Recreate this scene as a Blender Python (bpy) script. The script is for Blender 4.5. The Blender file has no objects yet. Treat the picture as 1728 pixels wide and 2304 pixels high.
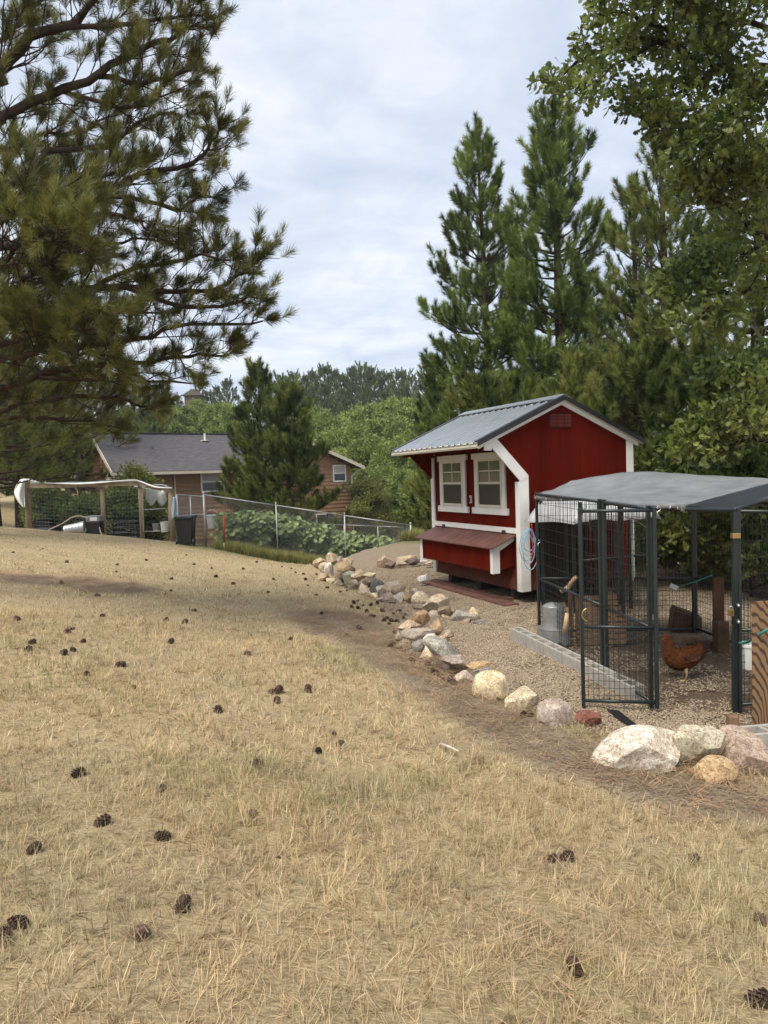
import bpy, bmesh, math, random
import numpy as np
from mathutils import Vector, Matrix, noise as mnoise

SC = bpy.context.scene
COL = SC.collection
rad = math.radians
# ------------------------------------------------------------------ camera
EYE = np.array([0.0, 0.0, 1.6])
FPX, PCX, PCY = 1650.0, 864.0, 1152.0
PITCH, ROLL = rad(2.8), rad(-1.9)
CAMM = Matrix.Rotation(math.pi/2-PITCH, 3, 'X') @ Matrix.Rotation(ROLL, 3, 'Z')
MN = np.array(CAMM)
cam = bpy.data.cameras.new('camera')
cam.sensor_fit = 'VERTICAL'; cam.sensor_height = 24.0
cam.lens = 24.0*FPX/2304.0
cam.clip_start = 0.05; cam.clip_end = 2000.0
camo = bpy.data.objects.new('camera', cam); COL.objects.link(camo)
camo.matrix_world = Matrix.Translation(EYE) @ CAMM.to_4x4()
SC.camera = camo
# ------------------------------------------------------------------ sky
W = bpy.data.worlds.new('World'); SC.world = W; W.use_nodes = True
nt = W.node_tree; nt.nodes.clear()
def nd(tree, kind, **kw):
    n = tree.nodes.new(kind)
    for k, v in kw.items(): setattr(n, k, v)
    return n
SUN_EL, SUN_AZ = 56.0, 215.0        # azimuth measured from +y clockwise
wo = nd(nt, 'ShaderNodeOutputWorld'); bg = nd(nt, 'ShaderNodeBackground')
sky = nd(nt, 'ShaderNodeTexSky', sky_type='NISHITA', sun_disc=False)
sky.sun_elevation = rad(SUN_EL); sky.sun_rotation = rad(SUN_AZ)
tc = nd(nt, 'ShaderNodeTexCoord'); sep = nd(nt, 'ShaderNodeSeparateXYZ')
nt.links.new(tc.outputs['Generated'], sep.inputs[0])
def wm(op, a, b):
    m = nd(nt, 'ShaderNodeMath', operation=op)
    for i, v in enumerate((a, b)):
        if isinstance(v, (int, float)): m.inputs[i].default_value = v
        else: nt.links.new(v, m.inputs[i])
    return m.outputs[0]
zz = wm('ADD', wm('MAXIMUM', sep.outputs[2], 0.0), 0.16)
cmb = nd(nt, 'ShaderNodeCombineXYZ')
nt.links.new(wm('DIVIDE', sep.outputs[0], zz), cmb.inputs[0])
nt.links.new(wm('MULTIPLY', wm('DIVIDE', sep.outputs[1], zz), 1.15), cmb.inputs[1])
n1 = nd(nt, 'ShaderNodeTexNoise'); n1.inputs['Scale'].default_value = 1.15; n1.inputs['Detail'].default_value = 9
n1.inputs['Roughness'].default_value = 0.52; n1.inputs['Distortion'].default_value = 0.35
n2 = nd(nt, 'ShaderNodeTexNoise'); n2.inputs['Scale'].default_value = 5.0; n2.inputs['Detail'].default_value = 7
n2.inputs['Roughness'].default_value = 0.6; n2.inputs['Distortion'].default_value = 0.6
nt.links.new(cmb.outputs[0], n1.inputs['Vector']); nt.links.new(cmb.outputs[0], n2.inputs['Vector'])
mixn = wm('ADD', wm('MULTIPLY', n1.outputs[0], 0.72), wm('MULTIPLY', n2.outputs[0], 0.28))
cr = nd(nt, 'ShaderNodeValToRGB')
e = cr.color_ramp.elements
e[0].position = 0.38; e[0].color = (0.55, 0.625, 0.765, 1)
e[1].position = 0.63; e[1].color = (0.95, 0.955, 0.965, 1)
m_ = e.new(0.5); m_.color = (0.70, 0.755, 0.86, 1)
nt.links.new(mixn, cr.inputs[0])
sc_ = nd(nt, 'ShaderNodeVectorMath', operation='SCALE'); sc_.inputs['Scale'].default_value = 3.65
nt.links.new(cr.outputs[0], sc_.inputs[0])
mx = nd(nt, 'ShaderNodeMixRGB'); mx.inputs[0].default_value = 0.93
nt.links.new(sky.outputs[0], mx.inputs[1]); nt.links.new(sc_.outputs[0], mx.inputs[2])
nt.links.new(mx.outputs[0], bg.inputs[0]); bg.inputs[1].default_value = 0.1
nt.links.new(bg.outputs[0], wo.inputs[0])
# ------------------------------------------------------------------ sun behind the cloud
sl = bpy.data.lights.new('sun', 'SUN'); sl.energy = 1.5; sl.angle = rad(32); sl.color = (1.0, 0.935, 0.83)
so = bpy.data.objects.new('sun', sl); COL.objects.link(so)
sd = Vector((math.sin(rad(SUN_AZ))*math.cos(rad(SUN_EL)), math.cos(rad(SUN_AZ))*math.cos(rad(SUN_EL)), math.sin(rad(SUN_EL))))
so.rotation_euler = sd.to_track_quat('Z', 'Y').to_euler()
vs = SC.view_settings
vs.view_transform = 'Standard'; vs.look = 'None'; vs.gamma = 1.0; vs.exposure = 1.63; vs.use_curve_mapping = False
SC.render.engine = 'CYCLES'
SC.cycles.max_bounces = 5; SC.cycles.diffuse_bounces = 3; SC.cycles.adaptive_threshold = .02; SC.cycles.transparent_max_bounces = 8

# ------------------------------------------------------------------ measuring helpers
def ray(px, py):
    return MN @ np.array([(px-PCX)/FPX, -(py-PCY)/FPX, -1.0])
def at(px, py, Y):
    d = ray(px, py); return EYE + d*(Y/d[1])
def projv(P):
    c = (np.asarray(P)-EYE) @ MN
    return PCX + FPX*c[:, 0]/-c[:, 2], PCY - FPX*c[:, 1]/-c[:, 2]
def ss(a, b, x):
    t = np.clip((np.asarray(x, float)-a)/(b-a), 0, 1); return t*t*(3-2*t)
def lawn(x, y):
    return -.1216*np.clip(x, -16, 5) - .0518*np.clip(y, -20, 28)
def gnd(px, py, h=None):
    h = h or HT
    d = ray(px, py); ts = np.arange(.8, 90, .02); P = EYE[None] + d[None]*ts[:, None]
    i = int(np.argmax(P[:, 2] < h(P[:, 0], P[:, 1]))); return P[i]
# gravel terrace outline (x, y), seen from above
PAD = np.array([gnd(px, py, lawn)[:2] for px, py in ((1800, 1712), (1600, 1690), (1440, 1672), (1330, 1640), (1255, 1612), (1180, 1585), (1110, 1548),
      (1040, 1510), (985, 1465), (930, 1430), (905, 1396), (868, 1352), (815, 1322), (765, 1300), (745, 1283), (800, 1272), (870, 1268), (960, 1262))]
      + [(4.0, 19.0), (8.0, 18.0), (9.5, 12.0), (9.0, 4.0)])
def sdf_poly(x, y, P):
    x = np.asarray(x, float); y = np.asarray(y, float)
    d = np.full(x.shape, 1e9); ins = np.zeros(x.shape, bool)
    for i in range(len(P)):
        a = P[i]; b = P[(i+1) % len(P)]; e = b-a
        t = np.clip(((x-a[0])*e[0]+(y-a[1])*e[1])/(e@e), 0, 1)
        d = np.minimum(d, np.hypot(x-a[0]-t*e[0], y-a[1]-t*e[1]))
        c = ((a[1] > y) != (b[1] > y)) & (x < (b[0]-a[0])*(y-a[1])/((b[1]-a[1]) or 1e-9)+a[0])
        ins ^= c
    return np.where(ins, -d, d)
def dist_line(x, y, P):
    d = np.full(np.shape(x), 1e9)
    for a, b in zip(P[:-1], P[1:]):
        e = b-a; t = np.clip(((x-a[0])*e[0]+(y-a[1])*e[1])/(e@e), 0, 1)
        d = np.minimum(d, np.hypot(x-a[0]-t*e[0], y-a[1]-t*e[1]))
    return d
def wob(x, y, s, k=0.0):
    return (np.sin(x*s+1.3+k)*np.cos(y*s*1.17+.4+k*2)+.5*np.sin(x*s*2.3+y*s*1.9+2+k)+.35*np.cos(x*s*4.1-y*s*3.7+k))/1.6
def HT(x, y):
    x = np.asarray(x, float); y = np.asarray(y, float)
    p = lawn(x, y) + .03*wob(x, y, .9)*ss(2, 6, y) + .012*wob(x, y, 3.1) - .35*ss(19.5, 24, y)*ss(-7, -2, x)
    p = p + .02*np.maximum(y-28, 0) + 8*ss(60, 160, y)
    valley = -3.2 + 14.5*ss(78, 165, y) + 5*ss(150, 210, y) + .3*wob(x, y, .08)
    k = ss(-22, -10, x)*ss(25, 41, y)
    p = p*(1-k) + valley*k
    pad = -.57 - .06*np.clip(x-2, 0, 4) - .03*np.clip(8.5-y, 0, 4) + .008*wob(x, y, 2.5)
    m = 1-ss(-.22, .10, sdf_poly(x, y, PAD))
    return p*(1-m) + pad*m
def hz(x, y): return float(HT(np.array([x]), np.array([y]))[0])
PATH = np.array([gnd(px, py, lawn)[:2] for px, py in ((1900, 1850), (1650, 1800), (1450, 1770), (1250, 1700), (1060, 1590), (930, 1500), (850, 1440), (770, 1405), (730, 1388))])
PATCH = np.array([gnd(px, py, lawn)[:2] for px, py in ((-250, 1300), (0, 1300), (110, 1307), (220, 1318), (265, 1322))])
def dirt(x, y):
    n = .35*wob(x, y, 1.7)+.2*wob(x, y, 4.3, 1.0)
    d1 = dist_line(x, y, PATH); w1 = .42+.25*ss(6, 10, y)
    a = 1-ss(w1*.55, w1*1.35, d1+n*.35)
    d2 = dist_line(x, y, PATCH); a2 = 1-ss(.3, 1.05, d2+n*.5)
    d3 = sdf_poly(x, y, PAD); a3 = .55*(1-ss(.0, .5, d3+n*.2))
    speck = .5*ss(.55, .95, wob(x, y, 2.9, 3.0)*.6+wob(x, y, 7.3, 2.0)*.5)*ss(5, 9, y)
    return np.clip(np.maximum(np.maximum(a, a2*.95), np.maximum(a3, speck)), 0, 1)

# ------------------------------------------------------------------ object helpers
ROOTLOC = {}
def meta(o, label=None, cat=None, group=None, kind=None):
    if label: o['label'] = label
    if cat: o['category'] = cat
    if group: o['group'] = group
    if kind: o['kind'] = kind
    return o
def thing(name, loc, label, cat, group=None):
    o = bpy.data.objects.new(name, None); COL.objects.link(o)
    o.empty_display_size = .1
    o.location = loc; ROOTLOC[o.name] = np.array(loc, float)
    return meta(o, label, cat, group)
class MB:
    def __init__(s): s.v = []; s.f = []; s.n = 0
    def add(s, v, f):
        v = np.asarray(v, float).reshape(-1, 3); k = s.n
        s.v.append(v); s.f.extend([tuple(int(i)+k for i in q) for q in f]); s.n += len(v); return s
    def box(s, c, size, ax=None):
        ax = np.eye(3) if ax is None else np.asarray(ax, float)
        h = np.array(size)/2; c = np.array(c, float)
        v = [c + ax[0]*h[0]*i + ax[1]*h[1]*j + ax[2]*h[2]*k for k in (-1, 1) for j in (-1, 1) for i in (-1, 1)]
        return s.add(v, [(0, 2, 3, 1), (4, 5, 7, 6), (0, 1, 5, 4), (2, 6, 7, 3), (0, 4, 6, 2), (1, 3, 7, 5)])
    def beam(s, a, b, w, h=None, up=(0, 0, 1)):
        a = np.array(a, float); b = np.array(b, float); d = b-a; L = np.linalg.norm(d); d = d/L
        u = np.array(up, float); sd_ = np.cross(d, u)
        if np.linalg.norm(sd_) < 1e-3: sd_ = np.cross(d, np.array([0, 1., 0]))
        sd_ /= np.linalg.norm(sd_); u = np.cross(sd_, d)
        return s.box((a+b)/2, (L, w, h or w), (d, sd_, u))
    def tube(s, P, r, n=8, caps=True):
        P = np.asarray(P, float); m = len(P); r = np.broadcast_to(np.asarray(r, float), (m,))
        T = np.gradient(P, axis=0) if m > 2 else np.repeat((P[1]-P[0])[None], 2, 0)
        T = T/np.maximum(np.linalg.norm(T, axis=1, keepdims=True), 1e-9)
        ref = np.array([0, 0, 1.]) if abs(T[0][2]) < .9 else np.array([1., 0, 0])
        A = np.cross(T, ref); bad = np.linalg.norm(A, axis=1) < 1e-3
        A[bad] = np.cross(T[bad], np.array([0, 1., 0])); A /= np.linalg.norm(A, axis=1, keepdims=True)
        B = np.cross(T, A); an = np.arange(n)*2*math.pi/n
        V = P[:, None] + r[:, None, None]*(np.cos(an)[None, :, None]*A[:, None]+np.sin(an)[None, :, None]*B[:, None])
        F = []
        for i in range(m-1):
            for j in range(n):
                k = (j+1) % n; F.append((i*n+j, i*n+k, (i+1)*n+k, (i+1)*n+j))
        if caps: F += [tuple(range(n-1, -1, -1)), tuple((m-1)*n+j for j in range(n))]
        return s.add(V.reshape(-1, 3), F)
    def prism(s, poly, ext):            # polygon (3d points) extruded by a vector
        p = np.asarray(poly, float); n = len(p); e = np.asarray(ext, float)
        F = [tuple(range(n-1, -1, -1)), tuple(range(n, 2*n))] + [(i, (i+1) % n, n+(i+1) % n, n+i) for i in range(n)]
        return s.add(np.vstack([p, p+e]), F)
    def grid(s, G):                     # (m, n, 3) points
        m, n = G.shape[:2]
        return s.add(G.reshape(-1, 3), [(i*n+j, i*n+j+1, (i+1)*n+j+1, (i+1)*n+j) for i in range(m-1) for j in range(n-1)])
    def lathe(s, c, prof, n=20, ax=None):
        ax = np.eye(3) if ax is None else np.asarray(ax, float); c = np.asarray(c, float)
        V = [c + ax[0]*r*math.cos(t)+ax[1]*r*math.sin(t)+ax[2]*z for r, z in prof for t in np.arange(n)*2*math.pi/n]
        m = len(prof); F = [(i*n+j, i*n+(j+1) % n, (i+1)*n+(j+1) % n, (i+1)*n+j) for i in range(m-1) for j in range(n)]
        return s.add(V, F + [tuple(range(n-1, -1, -1)), tuple((m-1)*n+j for j in range(n))])
    def mesh(s, name, off=(0, 0, 0)):
        me = bpy.data.meshes.new(name); v = (np.vstack(s.v)-np.asarray(off)) if s.v else np.zeros((0, 3))
        me.from_pydata(v.tolist(), [], s.f); me.update(); return me
    def build(s, name, mat, parent=None, smooth=False, bevel=0, loc=None, solid=0, kind=None, label=None):
        root = parent
        while root is not None and root.parent is not None: root = root.parent
        off = ROOTLOC[root.name] if root is not None else np.array(loc if loc is not None else (0, 0, 0), float)
        me = s.mesh(name, off)
        o = bpy.data.objects.new(name, me); COL.objects.link(o)
        if root is None: o.location = off; ROOTLOC[o.name] = off
        else: o.parent = parent
        if mat is not None: me.materials.append(mat)
        if smooth: me.polygons.foreach_set('use_smooth', [True]*len(me.polygons))
        if bevel:
            b = o.modifiers.new('bevel', 'BEVEL'); b.width = bevel; b.segments = 2; b.limit_method = 'ANGLE'
        if solid:
            b = o.modifiers.new('solid', 'SOLIDIFY'); b.thickness = solid; b.offset = 0
        if kind: o['kind'] = kind
        if label: o['label'] = label
        return o
def dup(root, loc, rotz=0.0, scl=1.0, label=None, group=None):
    r = root.copy(); COL.objects.link(r); r.location = loc; r.rotation_euler = (0, 0, rotz)
    r.scale = (scl,)*3 if isinstance(scl, (int, float)) else scl
    ROOTLOC[r.name] = np.array(loc, float)
    if label: r['label'] = label
    if group: r['group'] = group
    for ch in root.children:
        c = ch.copy(); COL.objects.link(c); c.parent = r
        for g in ch.children:
            d = g.copy(); COL.objects.link(d); d.parent = c
    return r
ORD = ['first', 'second', 'third', 'fourth', 'fifth', 'sixth', 'seventh', 'eighth', 'ninth', 'tenth', 'eleventh', 'twelfth', 'thirteenth', 'fourteenth',
       'fifteenth', 'sixteenth', 'seventeenth', 'eighteenth', 'nineteenth', 'twentieth', 'twenty-first', 'twenty-second', 'twenty-third', 'twenty-fourth', 'twenty-fifth', 'twenty-sixth']

# ------------------------------------------------------------------ materials
MATS = {}
def mat(name, col, rough=.7, var=.25, scale=6.0, bump=.0, bscale=40.0, metal=0.0, stretch=(1, 1, 1), col2=None, spec=.3, detail=5, objcol=False, rnd=0.0):
    if name in MATS: return MATS[name]
    m = bpy.data.materials.new(name); m.use_nodes = True; t = m.node_tree
    b = t.nodes['Principled BSDF']; L = t.links.new
    geo = nd(t, 'ShaderNodeTexCoord'); mp = nd(t, 'ShaderNodeMapping'); mp.inputs['Scale'].default_value = stretch
    L(geo.outputs['Object'], mp.inputs[0])
    nz = nd(t, 'ShaderNodeTexNoise'); nz.inputs['Scale'].default_value = scale; nz.inputs['Detail'].default_value = detail; nz.inputs['Roughness'].default_value = .6
    L(mp.outputs[0], nz.inputs['Vector'])
    r = nd(t, 'ShaderNodeValToRGB'); r.color_ramp.elements[0].position = .32; r.color_ramp.elements[1].position = .68
    c = np.array(col[:3]); c2 = np.array(col2) if col2 is not None else np.clip(c*(1+var), 0, .95); c1 = c*(1-var) if col2 is None else c
    r.color_ramp.elements[0].color = (*c1, 1); r.color_ramp.elements[1].color = (*c2, 1)
    L(nz.outputs[0], r.inputs[0]); out = r.outputs[0]
    if objcol or rnd:
        oi = nd(t, 'ShaderNodeObjectInfo')
        if objcol:
            mm = nd(t, 'ShaderNodeMixRGB', blend_type='MULTIPLY'); mm.inputs[0].default_value = 1
            L(out, mm.inputs[1]); L(oi.outputs['Color'], mm.inputs[2]); out = mm.outputs[0]
        if rnd:
            mr = nd(t, 'ShaderNodeMapRange'); mr.inputs[3].default_value = 1-rnd; mr.inputs[4].default_value = 1+rnd
            L(oi.outputs['Random'], mr.inputs[0])
            ms = nd(t, 'ShaderNodeVectorMath', operation='SCALE'); L(out, ms.inputs[0]); L(mr.outputs[0], ms.inputs['Scale']); out = ms.outputs[0]
    L(out, b.inputs['Base Color'])
    b.inputs['Roughness'].default_value = rough; b.inputs['Metallic'].default_value = metal
    b.inputs['Specular IOR Level'].default_value = spec
    if bump:
        bn = nd(t, 'ShaderNodeTexNoise'); bn.inputs['Scale'].default_value = bscale; bn.inputs['Detail'].default_value = 6
        L(mp.outputs[0], bn.inputs['Vector'])
        bp = nd(t, 'ShaderNodeBump'); bp.inputs['Strength'].default_value = bump; bp.inputs['Distance'].default_value = .02
        L(bn.outputs[0], bp.inputs['Height']); L(bp.outputs[0], b.inputs['Normal'])
    MATS[name] = m; return m
def leafmat(name, col, var=.35, trans=.3, tip=None, rough=.6, world=.0, spec=.25):
    """foliage: colour varies from clump to clump (random per piece) and over the tree"""
    if name in MATS: return MATS[name]
    m = bpy.data.materials.new(name); m.use_nodes = True; t = m.node_tree; L = t.links.new
    b = t.nodes['Principled BSDF']; out = t.nodes['Material Output']
    oi = nd(t, 'ShaderNodeObjectInfo'); geo = nd(t, 'ShaderNodeNewGeometry')
    nz = nd(t, 'ShaderNodeTexNoise'); nz.inputs['Scale'].default_value = .55; nz.inputs['Detail'].default_value = 3
    L(geo.outputs['Position'], nz.inputs['Vector'])
    ad = nd(t, 'ShaderNodeMath', operation='ADD'); L(oi.outputs['Random'], ad.inputs[0])
    mu = nd(t, 'ShaderNodeMath', operation='MULTIPLY_ADD'); L(nz.outputs[0], mu.inputs[0]); mu.inputs[1].default_value = 1.6; mu.inputs[2].default_value = -.8
    L(mu.outputs[0], ad.inputs[1])
    r = nd(t, 'ShaderNodeValToRGB'); c = np.array(col)
    r.color_ramp.elements[0].position = .0; r.color_ramp.elements[1].position = 1.0
    r.color_ramp.elements[0].color = (*(c*(1-var)), 1)
    r.color_ramp.elements[1].color = (*(np.array(tip) if tip is not None else c*(1+var)), 1)
    L(ad.outputs[0], r.inputs[0]); L(r.outputs[0], b.inputs['Base Color'])
    b.inputs['Roughness'].default_value = rough; b.inputs['Specular IOR Level'].default_value = spec
    if trans:
        tr = nd(t, 'ShaderNodeBsdfTranslucent'); L(r.outputs[0], tr.inputs[0])
        ms = nd(t, 'ShaderNodeMixShader'); ms.inputs[0].default_value = trans
        L(b.outputs[0], ms.inputs[1]); L(tr.outputs[0], ms.inputs[2]); L(ms.outputs[0], out.inputs[0])
    MATS[name] = m; return m

# ------------------------------------------------------------------ scattering of leaves, needles, blades and pebbles
NG = {}
def proto(name, mb, material, smooth=False, cols=None):
    me = mb.mesh(name); me.materials.append(material)
    if cols is not None:
        a = me.color_attributes.new('tone', 'FLOAT_COLOR', 'POINT'); a.data.foreach_set('color', np.asarray(cols, np.float32).ravel())
    if smooth: me.polygons.foreach_set('use_smooth', [True]*len(me.polygons))
    return bpy.data.objects.new(name, me)
def scatter_group(protos):
    key = tuple(p.name for p in protos)
    if key in NG: return NG[key]
    g = bpy.data.node_groups.new('scatter', 'GeometryNodeTree')
    g.interface.new_socket('Geometry', in_out='INPUT', socket_type='NodeSocketGeometry')
    g.interface.new_socket('Geometry', in_out='OUTPUT', socket_type='NodeSocketGeometry')
    gi = g.nodes.new('NodeGroupInput'); go = g.nodes.new('NodeGroupOutput'); j = g.nodes.new('GeometryNodeJoinGeometry')
    def attr(nm, ty):
        a = g.nodes.new('GeometryNodeInputNamedAttribute'); a.data_type = ty; a.inputs['Name'].default_value = nm; return a.outputs['Attribute']
    ar, as_, av = attr('rot', 'FLOAT_VECTOR'), attr('scl', 'FLOAT'), attr('var', 'INT')
    for k, p in enumerate(protos):
        ip = g.nodes.new('GeometryNodeInstanceOnPoints'); oi = g.nodes.new('GeometryNodeObjectInfo'); oi.inputs['Object'].default_value = p
        oi.inputs['As Instance'].default_value = True
        cp = g.nodes.new('FunctionNodeCompare'); cp.data_type = 'INT'; cp.operation = 'EQUAL'
        ii = [s for s in cp.inputs if s.enabled and s.type == 'INT']
        g.links.new(av, ii[0]); ii[1].default_value = k
        g.links.new(gi.outputs[0], ip.inputs['Points']); g.links.new(cp.outputs[0], ip.inputs['Selection'])
        g.links.new(oi.outputs['Geometry'], ip.inputs['Instance']); g.links.new(ar, ip.inputs['Rotation']); g.links.new(as_, ip.inputs['Scale'])
        g.links.new(ip.outputs[0], j.inputs[0])
    g.links.new(j.outputs[0], go.inputs[0]); NG[key] = g; return g
def scatter(name, P, rot, scl, protos, parent=None, var=None, seed=0, kind='stuff'):
    P = np.asarray(P, float); n = len(P); rg = np.random.default_rng(seed)
    root = parent
    while root is not None and root.parent is not None: root = root.parent
    off = ROOTLOC[root.name] if root is not None else np.zeros(3)
    me = bpy.data.meshes.new(name); me.vertices.add(n); me.vertices.foreach_set('co', (P-off).astype(np.float32).ravel())
    var = rg.integers(0, len(protos), n) if var is None else var
    me.attributes.new('rot', 'FLOAT_VECTOR', 'POINT').data.foreach_set('vector', np.asarray(rot, np.float32).ravel())
    me.attributes.new('scl', 'FLOAT', 'POINT').data.foreach_set('value', np.asarray(scl, np.float32).ravel())
    me.attributes.new('var', 'INT', 'POINT').data.foreach_set('value', np.asarray(var, np.int32).ravel())
    o = bpy.data.objects.new(name, me); COL.objects.link(o)
    if parent is not None: o.parent = parent
    md = o.modifiers.new('scatter', 'NODES'); md.node_group = scatter_group(protos)
    if kind: o['kind'] = kind
    return o
def aim(D, rg):                         # euler angles that turn local +X towards D, rolled at random
    D = np.asarray(D, float); D = D/np.maximum(np.linalg.norm(D, axis=1, keepdims=True), 1e-9)
    return np.stack([rg.uniform(0, 6.283, len(D)), -np.arcsin(np.clip(D[:, 2], -1, 1)), np.arctan2(D[:, 1], D[:, 0])], 1)
# ================================================================== GROUND
def ground_material():
    m = bpy.data.materials.new('dry_ground'); m.use_nodes = True; t = m.node_tree; L = t.links.new
    b = t.nodes['Principled BSDF']; b.inputs['Roughness'].default_value = .95; b.inputs['Specular IOR Level'].default_value = .1
    geo = nd(t, 'ShaderNodeNewGeometry'); at_ = nd(t, 'ShaderNodeAttribute', attribute_name='mask')
    sp = nd(t, 'ShaderNodeSeparateColor'); L(at_.outputs['Color'], sp.inputs[0])
    def noise(scale, det=6, vec=None, rough=.65):
        n = nd(t, 'ShaderNodeTexNoise'); n.inputs['Scale'].default_value = scale; n.inputs['Detail'].default_value = det; n.inputs['Roughness'].default_value = rough
        L(vec or geo.outputs['Position'], n.inputs['Vector']); return n.outputs[0]
    def ramp(v, *st):
        r = nd(t, 'ShaderNodeValToRGB'); el = r.color_ramp.elements
        while len(el) < len(st): el.new(.5)
        for k, (p, c) in enumerate(st): el[k].position = p; el[k].color = (*c, 1)
        L(v, r.inputs[0]); return r.outputs[0]
    def mix(f, a, c):
        q = nd(t, 'ShaderNodeMixRGB'); L(f, q.inputs[0]); L(a, q.inputs[1]); L(c, q.inputs[2]); return q.outputs[0]
    mp = nd(t, 'ShaderNodeMapping'); mp.inputs['Scale'].default_value = (1.0, 3.2, 1.0); mp.inputs['Rotation'].default_value = (0, 0, .3)
    L(geo.outputs['Position'], mp.inputs[0])
    straw = ramp(noise(26, 8, mp.outputs[0], .75), (.34, (.09, .064, .037)), (.54, (.36, .28, .17)), (.72, (.66, .555, .37)))  # straw tones; the dark stop paints in shadow between the blades
    patch = ramp(noise(1.4, 5), (.35, (.34, .26, .14)), (.6, (.54, .43, .245)))
    a1 = nd(t, 'ShaderNodeMixRGB'); a1.inputs[0].default_value = .3; L(straw, a1.inputs[1]); L(patch, a1.inputs[2])
    soil = ramp(noise(34, 8, None, .75), (.32, (.10, .073, .05)), (.54, (.25, .196, .138)), (.74, (.42, .34, .245)))
    grav = ramp(noise(48, 5, None, .7), (.32, (.11, .085, .056)), (.5, (.25, .20, .14)), (.66, (.42, .36, .27)))
    green = ramp(noise(8, 6), (.3, (.05, .075, .02)), (.7, (.14, .16, .055)))
    c = mix(sp.outputs[0], a1.outputs[0], soil)
    c = mix(sp.outputs[1], c, grav); c = mix(sp.outputs[2], c, green)
    mulch_shade = ramp(noise(30, 7, None, .75), (.32, (.032, .021, .014)), (.55, (.11, .076, .05)), (.75, (.26, .20, .14)))  # brown litter of the kennel floor, darkened further to stand in for shade
    c = mix(at_.outputs['Alpha'], c, mulch_shade)
    L(c, b.inputs['Base Color'])
    bp = nd(t, 'ShaderNodeBump'); bp.inputs['Strength'].default_value = .8; bp.inputs['Distance'].default_value = .02
    L(noise(38, 8, None, .75), bp.inputs['Height']); L(bp.outputs[0], b.inputs['Normal'])
    return m
def axis(*seg):
    out = []
    for a, b, st in seg: out += list(np.arange(a, b, st))
    return np.array(out+[seg[-1][1]])
gx = axis((-230, -60, 10), (-60, -16, 2.5), (-16, -8, .5), (-8, 8, .13), (8, 14, .5), (14, 60, 2.5), (60, 230, 10))
gy = axis((-12, 0, 1.0), (0, 17, .13), (17, 27, .3), (27, 70, 1.2), (70, 330, 6))
GX, GY = np.meshgrid(gx, gy); GZ = HT(GX, GY)
gm = MB(); gm.grid(np.stack([GX, GY, GZ], -1))
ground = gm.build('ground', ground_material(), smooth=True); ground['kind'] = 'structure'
dm = dirt(GX, GY).ravel(); pm = (1-ss(-.12, .06, sdf_poly(GX, GY, PAD)+.05*wob(GX, GY, 6.0))).ravel()
gmask = (ss(22.6, 24.2, GY)*(1-ss(30, 36, GY))*ss(-7.5, -6, GX)*(1-ss(1.2, 2.5, GX))*.7
         + ss(62, 70, GY)*.9 + .6*ss(28, 40, GY)*ss(-20, -12, GX)*(1-ss(46, 52, GY))).ravel()
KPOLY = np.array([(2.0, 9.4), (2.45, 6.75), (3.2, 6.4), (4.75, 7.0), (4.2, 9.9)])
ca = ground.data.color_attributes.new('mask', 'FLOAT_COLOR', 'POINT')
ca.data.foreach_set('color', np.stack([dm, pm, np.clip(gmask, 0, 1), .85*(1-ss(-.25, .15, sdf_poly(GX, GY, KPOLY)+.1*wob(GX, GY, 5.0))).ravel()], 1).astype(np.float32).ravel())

# ---- dry lawn: tussocks of curved blades
def grass_material():
    m = bpy.data.materials.new('dry_grass'); m.use_nodes = True; t = m.node_tree; L = t.links.new
    b = t.nodes['Principled BSDF']; b.inputs['Roughness'].default_value = .75; b.inputs['Specular IOR Level'].default_value = .15
    at_ = nd(t, 'ShaderNodeAttribute', attribute_name='tone'); geo = nd(t, 'ShaderNodeNewGeometry'); oi = nd(t, 'ShaderNodeObjectInfo')
    n = nd(t, 'ShaderNodeTexNoise'); n.inputs['Scale'].default_value = .9; n.inputs['Detail'].default_value = 5; L(geo.outputs['Position'], n.inputs['Vector'])
    r = nd(t, 'ShaderNodeValToRGB'); e = r.color_ramp.elements
    e[0].position = .40; e[0].color = (1.08, 1.0, .9, 1); e[1].position = .66; e[1].color = (.93, .93, .85, 1)
    L(n.outputs[0], r.inputs[0])
    q = nd(t, 'ShaderNodeMixRGB', blend_type='MULTIPLY'); q.inputs[0].default_value = 1; L(at_.outputs['Color'], q.inputs[1]); L(r.outputs[0], q.inputs[2])
    mr = nd(t, 'ShaderNodeMapRange'); mr.inputs[3].default_value = .82; mr.inputs[4].default_value = 1.15; L(oi.outputs['Random'], mr.inputs[0])
    s = nd(t, 'ShaderNodeVectorMath', operation='SCALE'); L(q.outputs[0], s.inputs[0]); L(mr.outputs[0], s.inputs['Scale'])
    L(s.outputs[0], b.inputs['Base Color'])
    tr = nd(t, 'ShaderNodeBsdfTranslucent'); L(s.outputs[0], tr.inputs[0]); ms = nd(t, 'ShaderNodeMixShader'); ms.inputs[0].default_value = .42
    L(b.outputs[0], ms.inputs[1]); L(tr.outputs[0], ms.inputs[2]); L(ms.outputs[0], t.nodes['Material Output'].inputs[0])
    return m
GRASS = grass_material()
STRAW = np.array([(.77, .645, .445), (.68, .555, .365), (.80, .70, .505), (.52, .41, .255), (.33, .24, .14), (.50, .46, .29), (.32, .32, .18)])
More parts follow.
